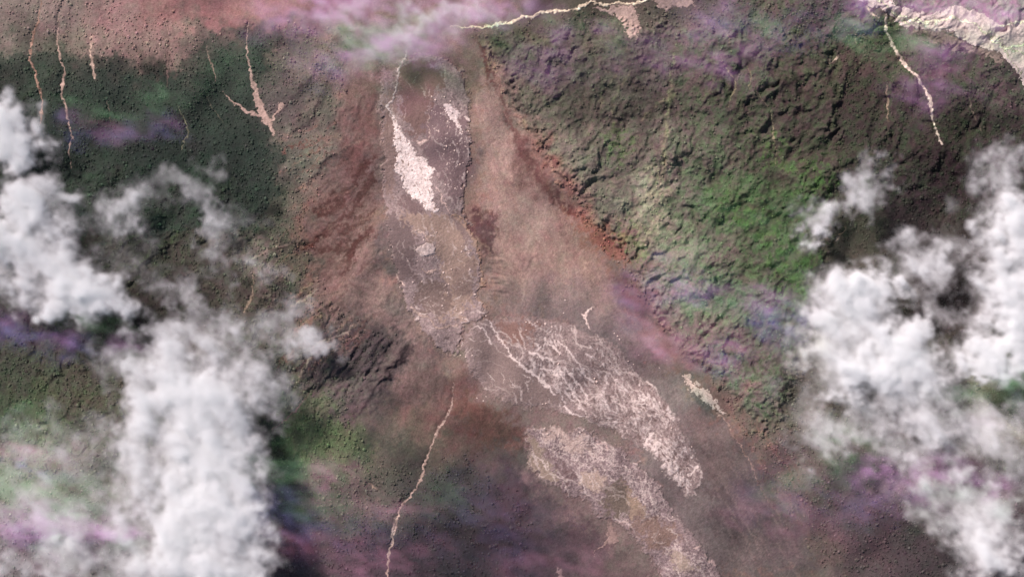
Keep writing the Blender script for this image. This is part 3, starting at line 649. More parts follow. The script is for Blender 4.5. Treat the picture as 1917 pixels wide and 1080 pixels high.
patch([(1086,583),(1094,590),(1099,581),(1114,571),(1101,586),(1098,598),(1107,620),(1101,612),(1094,599)], (222,200,192), 2, 'bright Y shaped ash mark above the lower tongue', 1.0, 0.8, holes=0)
patch([(1274,703),(1298,711),(1316,726),(1336,741),(1360,772),(1350,778),(1337,768),(1316,752),(1298,737),(1286,720)], (196,174,166), 2, 'pale streaked sliver of gravel right of the lower tongue', 2, 2.0, holes=1.0)
patch([(1134,971),(1146,985),(1159,1000),(1152,1012),(1134,1022),(1113,1036),(1115,1028),(1134,1010),(1140,996)], (132,112,108), 2, 'dull pinkish gravel strip below the olive hollow', 3, 1.5, parent=lower)
patch([(1040,1060),(1050,1064),(1058,1085),(1050,1095)], (118,100,102), 2, 'small dull gravel patch at the bottom edge below the lobe')
band([(1338,762),(1362,796),(1388,838),(1415,890),(1442,950)], [6,5,4,3,2], (144,122,114), 1, 'faint pale gravel trail running on below the streaked sliver', 'gravel_trail', 'gravel trail', 2, 1.0)
# summit ridge, scree and river bed along the top
band([(846,51),(873,52),(897,54),(923,47),(960,40),(980,33),(997,35),(1010,24),(1033,22),(1073,19),(1090,12),(1107,5),(1133,8),(1190,8),(1207,0),(1230,-30)], [3,4,5,7,8,7,7,8,6,6,7,6,5,7,6,5], (226,206,182), 4, 'bright cream crest line running along the top of the slope', 'crest', 'crest', 1.2, 1.4)
patch([(1105,14),(1133,12),(1190,11),(1198,45),(1196,66),(1190,77),(1178,70),(1166,46),(1146,26)], (170,148,140), 2, 'pale wedge of scree hanging below the cream crest', 2, 2, 'scree', 'scree', 0.3)
patch([(1212,-20),(1300,-20),(1301,10),(1270,17),(1232,15)], (172,150,142), 2, 'pale scree flat at the top edge beside the crest', 2, 2, 'scree', 'scree', 0.3)
RIV = [(1607,-30),(1650,-30),(1673,7),(1707,20),(1733,30),(1757,23),(1790,13),(1810,15),(1833,23),(1853,37),(1870,50),(1887,43),(1917,37),(1960,40),(1960,230),(1915,160),(1907,140),(1887,117),(1860,97),(1833,87),(1807,80),(1787,60),(1757,57),(1723,53),(1693,50),(1673,37),(1653,23),(1627,13),(1600,-5)]
s, sd = poly_sd(RIV, 2.0, 16, 1.2)
c = tinted(s, (192,178,174), 0.07, 0.08)
river = sheet('river_bed', s, sd, c, 1.5, M_PALE, 4, 1.0, 0.6 * RUB[s], label='broad pale braided gravel river bed across the upper right corner', cat='river bed')
for pts, w in (([(1645,0),(1665,20),(1690,33),(1715,38),(1745,42),(1775,35),(1800,37),(1830,50),(1850,65),(1865,80),(1885,95),(1897,86),(1930,84)], 6), ([(1655,10),(1680,36),(1700,44),(1730,46),(1760,42)], 3), ([(1840,56),(1858,60),(1870,75),(1890,92),(1925,110)], 4), ([(1870,52),(1890,44),(1930,40)], 5), ([(1738,34),(1745,42),(1750,30)], 3), ([(1880,95),(1900,118),(1912,145)], 3)):
    band(pts, w, (238,226,196), 0.5, 'cream water channel winding over the gravel', 'braid_channel', 'channel', 2.0, 2.0, parent=river)
patch([(1705,56),(1757,59),(1790,64),(1806,83),(1835,90),(1862,100),(1885,122),(1850,110),(1800,95),(1750,80),(1722,68)], (128,114,108), 1.5, 'dull brown gravel terrace along the lower bank of the river bed', 3, 1.5, 'gravel_terrace', 'terrace', 0)

# pale gullies down the forested slopes
stream = None
for pts, w, col, lab in GUL:
    side = lab.startswith('side braid')
    o = band(pts, w, col, 0.8, lab, name='side_braid' if side else 'gully', group='gullies on the slopes', parent=stream if side else None)
    if lab.startswith('long pale stream'): stream = o
def scar():
    arms = [([(463,44),(462,70),(465,100),(468,130),(473,160),(480,185),(490,208),(500,225),(508,240),(513,254)], [3,3,4,5,9,13,16,14,10,3]), ([(418,172),(430,190),(448,198),(455,208),(470,212),(488,215)], [2,4,6,9,8,8]), ([(527,194),(523,208),(512,222),(500,228)], [6,6,4,6])]
    s = window([q for a in arms for q in a[0]], 14)
    sd = np.full(GX[s].shape, -99, np.float32)
    X = GX[s] + 1.6 * WXA[s] + 0.8 * N_fine[s]; Y = GY[s] + 1.6 * WYA[s] - 0.8 * N_mid[s]
    for pts, w in arms:
        d, wv, _ = seg_dist(X, Y, pts, False, w)
        sd = np.maximum(sd, wv / 2 - d)
    c = settle(tinted(s, (166,144,134), 0.10, 0.10), s, sd + 0.6, 2.2)
    sheet('landslide_scar', s, sd, c, 0.8, M_PALE, 3, 1.0, None, label='forked pale landslide scar with a long thin tail in the dark forest', cat='landslide scar')
scar()
# white trickle feeding the great ash streak
band([(762,95),(755,112),(747,127),(744,145),(742,160),(738,183),(724,200),(734,214)], [4,4,6,5,6,6,5,4], (196,180,177), 1.5, 'broken white trickle of ash feeding the large white streak', 'ash_trickle', 'ash trickle', 1.2, 1.2, parent=lobe_up)
band([(808,203),(803,222),(800,235),(806,246),(804,258),(800,266)], [3,4,2,4,4,2], (180,158,154), 1.5, 'thin pale ash arc between the white streak and the curved patch', 'ash_trickle', 'ash trickle', 1.0, 1.0, parent=lobe_up)
band([(770,433),(780,431),(793,438),(803,450)], [3,4,4,3], (186,164,156), 1.5, 'small pale ash arc above the compact white patch', 'ash_trickle', 'ash trickle', 1.5, 1.2, parent=lobe_up)
band([(741,514),(748,525),(760,534)], [2,5,3], (196,174,166), 1.5, 'short white ash dash at the left margin of the upper lobe', 'ash_trickle', 'ash trickle', 1, 1, parent=lobe_up)
band([(772,573),(779,585),(790,588),(803,596),(818,612),(836,613),(856,607)], [3,6,4,3,4,5,3], (180,158,150), 1.5, 'broken white ash fringe round the foot of the upper lobe', 'ash_trickle', 'ash trickle', 1.2, 1.2, parent=lobe_up)
band([(815,350),(823,363),(831,380),(846,399)], [4,3,4,2], (196,174,168), 1.5, 'thin white ash line beside the foot of the large streak', 'ash_trickle', 'ash trickle', 1.5, 1.2, parent=lobe_up)
band([(848,402),(866,408),(886,440),(899,487),(905,525),(898,552)], [3,3,3,3,4,3], (158,132,114), 2.5, 'tan levee along the right margin of the upper lobe', 'levee', 'levee', 1.5, 1.0, parent=lobe_up)

# ------------------------------------------------------------------ boulders on the flow
def rock_mesh(seed):
    r = np.random.RandomState(seed)
    import bmesh
    bm = bmesh.new(); bmesh.ops.create_icosphere(bm, subdivisions=1, radius=1.0)
    for v in bm.verts:
        v.co *= 0.75 + 0.5 * r.rand(); v.co.z *= 0.7
    me = bpy.data.meshes.new('boulder'); bm.to_mesh(me); bm.free()
    return me
def rock_mat(name, c):
    m = bpy.data.materials.new(name); m.use_nodes = True
    N = m.node_tree.nodes; L = m.node_tree.links; b = N['Principled BSDF']
    b.inputs['Roughness'].default_value = 0.95; b.inputs['Specular IOR Level'].default_value = 0.1
    t = N.new('ShaderNodeTexNoise'); t.inputs['Scale'].default_value = 1.6; t.inputs['Detail'].default_value = 4
    cr = N.new('ShaderNodeValToRGB'); a = alb(c)
    cr.color_ramp.elements[0].position = 0.3; cr.color_ramp.elements[0].color = (*(a * 0.7), 1)
    cr.color_ramp.elements[1].position = 0.7; cr.color_ramp.elements[1].color = (*np.minimum(a * 1.15, 0.85), 1)
    tc = N.new('ShaderNodeTexCoord'); L.new(tc.outputs['Object'], t.inputs['Vector']); L.new(t.outputs['Fac'], cr.inputs[0]); L.new(cr.outputs[0], b.inputs['Base Color'])
    return m
M_ROCK = rock_mat('pale_rock', (214,192,184))
ROCKS = [rock_mesh(40 + i) for i in range(5)]
for m in ROCKS: m.materials.append(M_ROCK)
SPOTS = [(808,181,4,'white boulder at the head of the upper lobe, nearer the magenta fringe veil'), (815,187,4,'white boulder just below the one at the head of the upper lobe'), (832,182,3,None), (843,190,3.5,None), (825,213,3,None), (838,228,3.5,None), (866,247,3,None), (877,246,3,None), (836,274,3.2,None), (851,282,3,None), (832,280,2.6,None),
 (875,322,4,'white boulder by the right margin of the upper lobe, half way down'), (861,308,3.2,None), (880,288,3,None), (867,305,2.6,None), (834,346,3,None), (852,353,3,None), (869,348,2.4,None), (735,462,2.4,None), (728,468,2.2,None), (764,489,2,None), (793,449,3.5,None), (830,510,4,None), (845,504,3.4,None), (880,505,3.4,None), (864,471,3,None), (878,474,2.6,None),
 (834,534,3,None), (840,532,3,None), (773,528,3,None), (828,572,3.6,None), (838,548,3.2,None), (855,580,3,None), (864,586,4,None), (866,596,3.2,None), (787,587,3.6,None), (784,597,3.2,None), (889,551,5,'largest round pale boulder at the right margin of the upper lobe'), (910,591,3.4,None), (862,665,3.5,None), (872,668,3.4,None), (884,665,3.2,None), (775,556,2.5,None),
 (1055,586,2.5,None),(1058,562,3,None), (1021,606,4,None), (1033,612,4,None), (1006,603,3,None), (1046,680,4,None), (1045,682,3.5,None), (1117,714,5,None), (1113,708,4,None), (1156,629,4,None), (1160,635,3.5,None), (1150,624,3,None), (1176,676,2.5,None), (1186,682,3,None), (1022,755,3.5,None), (1016,756,3,None), (1257,801,4,None), (1295,836,3,None), (1086,809,4,None), (1090,806,3,None), (1019,802,4,None), (1025,812,4,None), (1259,967,3,None), (910,742,3,None),(905,750,3,None),(893,745,3,None),(1048,663,4,None),(985,603,3,None),(992,604,3,None)]
for i in range(54):
    zone = rs.choice([(830,885,200,345),(735,870,430,600),(985,1060,600,690),(1100,1250,650,790),(1000,1110,800,860),(1180,1250,880,1010)])
    SPOTS.append((rs.uniform(zone[0], zone[1]), rs.uniform(zone[2], zone[3]), rs.uniform(1.3, 2.6), None))
for i, (x, y, r, lab) in enumerate(SPOTS):
    up = y < 640 and x < 915; z = float(sample(TOP, np.array([x], np.float32), np.array([y], np.float32))[0])
    o = bpy.data.objects.new('boulder', ROCKS[i % 5]); C.objects.link(o)
    p = place(np.float32(x), np.float32(y), np.float32(z + 0.25 * r * PX / 2))
    o.location = p.tolist()
    o.scale = (r * PX / 2 * rs.uniform(0.8, 1.2), r * PX / 2 * rs.uniform(0.8, 1.2), r * PX / 2 * rs.uniform(0.6, 0.9)); o.rotation_euler = (0, 0, rs.uniform(0, 6.28))
    o['category'] = 'boulder'
    if lab: o['label'] = lab; o['group'] = 'boulders with a place of their own'
    else:
        big = r >= 3
        kind = 'pale block' if big else 'little pale block'
        o['label'] = f'{kind} scattered on the upper grey lobe' if up else (f'{kind} scattered on the white streaked lower tongue' if y < 800 else f'{kind} scattered on the mottled lower lobe')
        o['group'] = o['label'].replace('block', 'blocks')

# ------------------------------------------------------------------ tree canopy on the slopes
ROCK = [(640,-80),(650,60),(640,200),(612,300),(585,380),(562,450),(600,520),(650,590),(745,640),(700,680),(650,770),(700,850),(780,870),(880,850),(940,900),(990,950),(1000,1160),(1640,1160),(1470,960),(1410,840),(1340,720),(1260,640),(1200,560),(1130,470),(1090,405),(1010,290),(940,160),(905,85),(880,66),(960,50),(1090,24),(1200,16),(1210,-80)]
veg = np.ones((RH, RW), np.float32)
s, sd = poly_sd(ROCK, 8, 60, 3); veg[s] *= 1 - smooth(-8, 8, sd)
s, sd = poly_sd([(190,-80),(660,-80),(650,46),(470,47),(390,55),(340,20),(250,30)], 8, 60, 3); veg[s] *= 1 - smooth(-8, 8, sd)
s, sd = poly_sd(RIV, 3, 60, 1); veg[s] *= 1 - smooth(-10, -1, sd)
s, sd = poly_sd([(1640,-80),(2000,-80),(2000,40),(1870,50),(1733,30)], 3, 60, 1); veg[s] *= 1 - smooth(-10, 0, sd)
veg *= (TOP - HGT < 0.3)
r = np.random.RandomState(77)
step = 4.2
qx, qy = np.meshgrid(np.arange(-55, 1975, step), np.arange(-55, 1135, step))
qx = (qx + r.uniform(-3, 3, qx.shape)).ravel().astype(np.float32); qy = (qy + r.uniform(-3, 3, qy.shape)).ravel().astype(np.float32)
vd = sample(veg, qx, qy); cragv = sample(crag, qx, qy); dens = 0.60 + 0.25 * sample(N_mid, qx, qy) - 0.28 * cragv - 0.22 * sample(scrub, qx, qy) + 0.22 * sample(fft_noise(39, 5, 26, 1.8), qx, qy)
keep = (vd > 0.5) & (r.rand(len(qx)) < dens)
qx, qy, cragv = qx[keep], qy[keep], cragv[keep]
qz = sample(HGT, qx, qy)
tint = sample(COL, qx, qy) * (r.uniform(0.8, 1.5, len(qx)) ** 1.0)[:, None]
tint[:, 1] *= r.uniform(0.92, 1.14, len(qx))
def canopy_mat():
    m = bpy.data.materials.new('tree_crown'); m.use_nodes = True
    N = m.node_tree.nodes; L = m.node_tree.links; b = N['Principled BSDF']
    b.inputs['Roughness'].default_value = 0.9; b.inputs['Specular IOR Level'].default_value = 0.1
    at = N.new('ShaderNodeAttribute'); at.attribute_type = 'INSTANCER'; at.attribute_name = 'tint'
    L.new(at.outputs['Color'], b.inputs['Base Color'])
    return m
M_CROWN = canopy_mat()
def canopy(name, sel, label):
    n = int(sel.sum())
    me = bpy.data.meshes.new(name)
    me.vertices.add(n); me.vertices.foreach_set('co', place(qx[sel], qy[sel], qz[sel] + 1.0).ravel())
    a = me.attributes.new('tint', 'FLOAT_COLOR', 'POINT'); c4 = np.ones((n, 4), np.float32); c4[:, :3] = tint[sel]; a.data.foreach_set('color', c4.ravel())
    a = me.attributes.new('size', 'FLOAT', 'POINT'); a.data.foreach_set('value', (np.clip(3.4 * np.exp(0.42 * r.randn(n)), 1.4, 9.0) * np.where(cragv[sel] > 0.5, 0.8, 1.0)).astype(np.float32))
    o = link(name, me, M_CROWN, label=label, cat='forest', kind='stuff')
    ng = bpy.data.node_groups.new(name, 'GeometryNodeTree')
    ng.interface.new_socket('Geometry', in_out='INPUT', socket_type='NodeSocketGeometry'); ng.interface.new_socket('Geometry', in_out='OUTPUT', socket_type='NodeSocketGeometry')
    gi = ng.nodes.new('NodeGroupInput'); go = ng.nodes.new('NodeGroupOutput')
    ip = ng.nodes.new('GeometryNodeInstanceOnPoints')
    # the crown shape is grown inside the node tree
    ic = ng.nodes.new('GeometryNodeMeshIcoSphere'); ic.inputs['Radius'].default_value = 1.0; ic.inputs['Subdivisions'].default_value = 2
    sp = ng.nodes.new('GeometryNodeSetPosition'); rv = ng.nodes.new('FunctionNodeRandomValue'); rv.data_type = 'FLOAT_VECTOR'
    rv.inputs[0].default_value = (-0.28, -0.28, -0.28); rv.inputs[1].default_value = (0.28, 0.28, 0.28)
    ng.links.new(ic.outputs['Mesh'], sp.inputs['Geometry']); ng.links.new(rv.outputs[0], sp.inputs['Offset'])
    sm = ng.nodes.new('GeometryNodeSetMaterial'); sm.inputs['Material'].default_value = M_CROWN
    ng.links.new(sp.outputs[0], sm.inputs['Geometry']); ng.links.new(sm.outputs[0], ip.inputs['Instance'])
    na = ng.nodes.new('GeometryNodeInputNamedAttribute'); na.data_type = 'FLOAT'; na.inputs['Name'].default_value = 'size'
    rz = ng.nodes.new('FunctionNodeRandomValue'); rz.data_type = 'FLOAT_VECTOR'; rz.inputs[0].default_value = (0, 0, 0); rz.inputs[1].default_value = (0.3, 0.3, 6.28)
    ng.links.new(gi.outputs[0], ip.inputs['Points']); ng.links.new(na.outputs['Attribute'], ip.inputs['Scale']); ng.links.new(rz.outputs[0], ip.inputs['Rotation'])
    ng.links.new(ip.outputs[0], go.inputs[0])
    md = o.modifiers.new('canopy', 'NODES'); md.node_group = ng
    return o
canopy('forest', qx < 900, 'dark forest and scrub covering the slopes left of the debris flow')
canopy('forest', qx >= 900, 'mixed green forest covering the craggy hills right of the debris flow')

# ------------------------------------------------------------------ clouds: airy volumes with a real height above the slope
def vol_mat(name, colour, aniso, dens):
    m = bpy.data.materials.new(name); m.use_nodes = True
    nt = m.node_tree; N = nt.nodes; L = nt.links
    N.remove(N['Principled BSDF'])
    out = N['Material Output']
    vs = N.new('ShaderNodeVolumeScatter'); vs.inputs['Color'].default_value = (*colour, 1); vs.inputs['Anisotropy'].default_value = aniso
    at = N.new('ShaderNodeAttribute'); at.attribute_name = 'density'
    mu = N.new('ShaderNodeMath'); mu.operation = 'MULTIPLY'; mu.inputs[1].default_value = dens / 1000.0
    L.new(at.outputs['Fac'], mu.inputs[0]); L.new(mu.outputs[0], vs.inputs['Density']); L.new(vs.outputs[0], out.inputs['Volume'])
    return m
def volume_object(name, D, lo, hi, mat, **kw):
    """D[z, y, x] of densities filling the box lo..hi (metres); the points carry the density, a node tree turns them into a volume."""
    nz, ny_, nx_ = D.shape
    me = bpy.data.meshes.new(name)
    n = D.size
    me.vertices.add(n)
    at = me.attributes.new('den', 'FLOAT', 'POINT'); at.data.foreach_set('value', np.ascontiguousarray(D * 1000.0, np.float32).ravel())    # per kilometre
    holder = bpy.data.objects.new(name + '_samples', me)          # carries the sampled densities, not part of the scene
    vol = bpy.data.volumes.new(name)
    o = link(name, vol, mat, **kw)
    ng = bpy.data.node_groups.new(name, 'GeometryNodeTree')
    ng.interface.new_socket('Geometry', in_out='INPUT', socket_type='NodeSocketGeometry'); ng.interface.new_socket('Geometry', in_out='OUTPUT', socket_type='NodeSocketGeometry')
    N = ng.nodes; L = ng.links
    gi = N.new('NodeGroupInput'); go = N.new('NodeGroupOutput')
    oi = N.new('GeometryNodeObjectInfo'); oi.inputs['Object'].default_value = holder
    pos = N.new('GeometryNodeInputPosition')
    sub = N.new('ShaderNodeVectorMath'); sub.operation = 'SUBTRACT'; sub.inputs[1].default_value = lo
    L.new(pos.outputs[0], sub.inputs[0])
    step_ = [(hi[i] - lo[i]) / (k - 1) for i, k in enumerate((nx_, ny_, nz))]
    dv = N.new('ShaderNodeVectorMath'); dv.operation = 'DIVIDE'; dv.inputs[1].default_value = step_
    L.new(sub.outputs[0], dv.inputs[0])
    ad = N.new('ShaderNodeVectorMath'); ad.operation = 'ADD'; ad.inputs[1].default_value = (0.5, 0.5, 0.5); L.new(dv.outputs[0], ad.inputs[0])
    fl = N.new('ShaderNodeVectorMath'); fl.operation = 'FLOOR'; L.new(ad.outputs[0], fl.inputs[0])
    sx = N.new('ShaderNodeSeparateXYZ'); L.new(fl.outputs[0], sx.inputs[0])
    ints = []
    for i in range(3):
        fi = N.new('FunctionNodeFloatToInt'); fi.rounding_mode = 'ROUND'; L.new(sx.outputs[i], fi.inputs[0]); ints.append(fi)
    def imath(op, a, b):
        m_ = N.new('FunctionNodeIntegerMath'); m_.operation = op
        L.new(a, m_.inputs[0])
        if isinstance(b, int): m_.inputs[1].default_value = b
        else: L.new(b, m_.inputs[1])
        return m_.outputs[0]
    i1 = imath('MULTIPLY', ints[2].outputs[0], ny_); i2 = imath('ADD', i1, ints[1].outputs[0]); i3 = imath('MULTIPLY', i2, nx_); i4 = imath('ADD', i3, ints[0].outputs[0])
    na = N.new('GeometryNodeInputNamedAttribute'); na.data_type = 'FLOAT'; na.inputs['Name'].default_value = 'den'
    si = N.new('GeometryNodeSampleIndex'); si.data_type = 'FLOAT'; si.domain = 'POINT'; si.clamp = True
    L.new(oi.outputs['Geometry'], si.inputs['Geometry']); L.new(na.outputs['Attribute'], si.inputs['Value']); L.new(i4, si.inputs['Index'])
    vc = N.new('GeometryNodeVolumeCube')
    L.new(si.outputs[0], vc.inputs['Density'])
    vc.inputs['Min'].default_value = lo; vc.inputs['Max'].default_value = hi
    vc.inputs['Resolution X'].default_value = nx_; vc.inputs['Resolution Y'].default_value = ny_; vc.inputs['Resolution Z'].default_value = nz
    sm = N.new('GeometryNodeSetMaterial'); sm.inputs['Material'].default_value = mat
    L.new(vc.outputs[0], sm.inputs['Geometry']); L.new(sm.outputs[0], go.inputs[0])
    md = o.modifiers.new('billow', 'NODES'); md.node_group = ng
    return o

def noise3(seed, shape, lo, hi, beta):
    r3 = np.random.RandomState(seed)
    w = np.fft.rfftn(r3.randn(*shape).astype(np.float32))
    k = np.sqrt(np.fft.fftfreq(shape[0])[:, None, None] ** 2 + np.fft.fftfreq(shape[1])[None, :, None] ** 2 + np.fft.rfftfreq(shape[2])[None, None, :] ** 2)
    k[0, 0, 0] = 1
    f = k ** (-beta / 2) * np.exp(-(k * lo) ** 2 * 0.7) * (1 - np.exp(-(k * hi) ** 2 * 1.5)); f[0, 0, 0] = 0
    n = np.fft.irfftn(w * f, s=shape)
    return (n / n.std()).astype(np.float32)

M_CLOUD = vol_mat('cloud_white', (0.999, 0.938, 0.952), -0.55, 1.0)
CV = 3.2                      # cell of the cloud grids in photograph pixels
def cloud(label, blobs, seed, base=150.0, height=150.0, peak=0.03, wisp=0.35, ragged=1.0, pad=26):
    """blobs: (x, y, rx, ry, weight). Weight near 1 is a thick white head, near 0.3 a wisp."""
    x0 = min(b[0] - b[2] for b in blobs) - pad; x1 = max(b[0] + b[2] for b in blobs) + pad
    y0 = min(b[1] - b[3] for b in blobs) - pad; y1 = max(b[1] + b[3] for b in blobs) + pad
    x0 = max(x0, -130); x1 = min(x1, 2047); y0 = max(y0, -130); y1 = min(y1, 1210)
    zm = base + height * 0.5 + 60
    nx_ = int((x1 - x0) / CV) + 2; ny_ = int((y1 - y0) / CV) + 2
    vz = 14.0; nz = int((height * 1.25) / vz) + 3
    px = x0 + np.arange(nx_) * CV; py = y1 - np.arange(ny_) * CV             # y grows upwards in the world
    X, Y = np.meshgrid(px.astype(np.float32), py.astype(np.float32))
    sh2 = (ny_ + 8, nx_ + 8)
    n2 = fft_noise(seed, 2.2, 40, 3.2, None, sh2)[:ny_, :nx_]; n2b = fft_noise(seed + 1, 2.2, 40, 3.2, None, sh2)[:ny_, :nx_]
    Xw = X + 14 * n2 * ragged; Yw = Y + 14 * n2b * ragged
    cov = np.zeros(X.shape, np.float32)
    for (bx, by, rx, ry, w) in blobs:
        d2 = ((Xw - bx) / rx) ** 2 + ((Yw - by) / ry) ** 2
        cov = 1 - (1 - cov) * (1 - np.clip(w * 0.86 * np.exp(-d2 * 1.1), 0, 0.86))
    n2c = fft_noise(seed + 4, 2.2, 34, 3.3, (-40, 1.4), sh2)[:ny_, :nx_]
    cov = np.clip(1.06 * cov * (1 + 0.30 * n2c * (1.06 - cov)) + 0.03 * n2c * np.clip(cov * 4, 0, 1) - 0.06, 0, 3)
    cov = 0.95 * np.tanh((cov / 0.76) ** 1.3)
    edge = np.minimum(np.minimum(X - X.min(), X.max() - X), np.minimum(Y - Y.min(), Y.max() - Y))
    cov = cov * smooth(0, 22, edge)
    tau = 1.15 * cov / (1 - cov)                                        # optical depth that gives this whiteness
    n3 = noise3(seed + 2, (nz, ny_, nx_), 3.0, 40, 4.0)
    zz = np.linspace(0, 1.25, nz).astype(np.float32)[:, None, None]
    top = (0.30 + 0.70 * cov)[None]                                     # local top of the cloud, 0..1
    top = top * (1 + 0.10 * n2[None])
    prof = smooth(0.0, 0.12, zz) * (1 - smooth(top * 0.5, top * 1.15 + 0.08, zz)) * np.clip(1 + 0.35 * n3, 0.1, 3)
    prof = prof / np.maximum(prof.sum(0, keepdims=True), 0.6)
    D = prof * (tau / vz)[None]
    D[D < 2e-6] = 0
    k = PX * (CAM_H - zm) / CAM_H
    lo = ((px[0] - CX) * k, (CY - py[0]) * k, base); hi = ((px[-1] - CX) * k, (CY - py[-1]) * k, base + height * 1.25)
    return volume_object('cloud', D, lo, hi, M_CLOUD, label=label, cat='cloud', group='clouds over the slope')

cloud('compact white cloud puff at the left edge above the others', [(25,255,52,48,1.0),(5,220,45,42,1.0),(58,285,36,30,0.95),(0,285,44,34,0.8)], 100, 190, 140)
cloud('white cloud bank on the left edge below the compact puff', [(50,430,60,62,1.0),(90,480,62,52,1.0),(120,540,70,52,1.0),(165,545,58,42,0.95),(95,590,38,28,0.85),(225,565,26,30,0.6),(20,388,56,40,0.62),(80,358,80,28,0.46),(140,355,46,26,0.44),(0,470,40,40,0.7),(30,540,40,30,0.5)], 110, 200, 190)
cloud('thin torn wisps right of the left cloud bank', [(205,395,65,42,0.42),(245,395,42,30,0.42),(310,360,60,35,0.30),(388,400,26,75,0.5),(402,465,32,42,0.42),(260,480,60,40,0.28),(330,330,60,30,0.28),(450,420,40,50,0.25),(330,540,40,36,0.42)], 120, 180, 90)
cloud('towering white cloud mass filling the lower left', [(370,715,92,58,1.0),(330,765,76,56,0.85),(300,655,40,52,0.6),(345,600,62,38,0.46),(430,650,76,54,0.5),(490,700,52,54,0.42),(405,755,82,52,1.0),(320,835,84,54,0.75),(405,835,68,58,1.0),(360,925,100,68,1.0),(380,1010,92,82,1.0),(300,985,66,56,0.8),(445,945,48,70,0.95),(248,805,48,40,0.42),(230,870,62,50,0.40),(205,935,60,46,0.35),(150,1045,120,46,0.46),(40,1065,90,40,0.48),(450,1065,70,42,0.7),(270,700,40,60,0.5),(200,670,50,40,0.35),(330,1090,150,46,0.8)], 130, 220, 220)
cloud('faint mist shreds between the lower left cloud and the red slope', [(540,640,62,28,0.42),(560,575,46,32,0.40),(600,640,44,22,0.38),(505,600,40,36,0.36),(490,490,46,30,0.40),(520,745,50,30,0.3)], 140, 160, 80)
cloud('milky veil over the green ground near the lower left corner', [(60,900,130,70,0.36),(100,980,110,50,0.40),(40,800,70,40,0.28),(160,820,60,40,0.28)], 145, 160, 80)
cloud('brightest cloud at the right edge', [(1895,400,52,68,1.0),(1905,480,50,60,1.0),(1872,540,58,48,0.95),(1905,600,40,62,0.95),(1855,660,66,40,0.92),(1905,650,42,58,0.9),(1828,682,46,28,0.75)], 150, 220, 200)
cloud('broad white cloud with a crisp upper edge on the right', [(1600,555,68,48,1.0),(1642,540,50,42,1.0),(1560,612,70,40,0.9),(1538,645,52,30,0.68),(1682,640,60,40,1.0),(1652,685,92,46,1.0),(1742,632,38,28,0.6),(1600,705,78,36,0.5),(1722,705,86,38,0.58),(1700,765,90,44,0.5),(1765,795,60,38,0.42)], 160, 210, 190)
cloud('small pale cloud puff above the broad right cloud', [(1533,432,26,24,0.8),(1562,392,46,30,0.48),(1520,410,30,30,0.4)], 170, 180, 90)
cloud('ragged thin cloud plume beneath the dark valleys', [(1632,300,32,30,0.5),(1618,365,32,52,0.44),(1655,350,30,30,0.35)], 175, 330, 90)
cloud('soft grey cloud tuft left of the brightest cloud', [(1742,490,48,38,0.6),(1690,470,42,36,0.42),(1742,532,56,22,0.38),(1795,430,48,56,0.26),(1880,305,52,42,0.48),(1800,590,56,24,0.32),(1720,560,50,26,0.26)], 180, 190, 120)
cloud('loose streaky cloud in the lower right corner', [(1850,1005,66,54,0.56),(1882,945,48,48,0.48),(1780,985,56,46,0.44),(1862,1055,56,38,0.55),(1800,920,56,34,0.38),(1745,930,40,40,0.4)], 190, 180, 130)
cloud('hazy cloud sheet between the right clouds and the corner', [(1850,780,110,50,0.42),(1700,820,150,40,0.40),(1560,800,90,45,0.36),(1800,860,90,36,0.38),(1900,870,70,60,0.36),(1500,720,60,60,0.28)], 195, 170, 90)

cloud('thin pinkish white haze over the crest at the top centre', [(720,50,120,42,0.36),(850,30,90,28,0.3),(640,25,80,30,0.22),(700,100,70,26,0.25),(930,20,70,20,0.2)], 198, 180, 80)

# ------------------------------------------------------------------ tinted veils added to imitate colour fringes, no real mist
def veil(name, colour, blobs, seed, zlo, label, dens=1.0):
    cell = 7.0
    nx_ = int(2120 / cell); ny_ = int(1280 / cell); nz = 4
    px = -100 + np.arange(nx_) * cell; py = 1180 - np.arange(ny_) * cell
    X, Y = np.meshgrid(px.astype(np.float32), py.astype(np.float32))
    n1 = fft_noise(seed, 2.5, 14, 2.4, (-25, 1.8), (ny_, nx_)); n2 = fft_noise(seed + 1, 2.5, 14, 2.4, (-25, 1.8), (ny_, nx_))
    Xw = X + 9 * n1; Yw = Y + 9 * n2
    T = np.zeros(X.shape, np.float32)
    for (bx, by, rx, ry, w) in blobs:
        T += w * np.exp(-(((Xw - bx) / rx) ** 2 + ((Yw - by) / ry) ** 2) * 0.9)
    T *= np.clip(0.9 + 0.5 * fft_noise(seed + 2, 1.8, 12, 1.6, (-20, 2.2), (ny_, nx_)), 0.05, 2.4)
    T[T < 0.004] = 0
    thick = 60.0
    D = np.repeat((T / thick * dens * 0.62)[None], nz, 0); D[0] *= 0.5; D[-1] *= 0.5
    k = PX * (CAM_H - zlo - 30) / CAM_H
    lo = ((px[0] - CX) * k, (CY - py[0]) * k, zlo); hi = ((px[-1] - CX) * k, (CY - py[-1]) * k, zlo + thick)
    m = vol_mat(name, colour, -0.45, 1.0)
    return volume_object(name, D, lo, hi, m, label=label, kind='stuff', cat='mist')  # category of the added fringe veils, no real mist
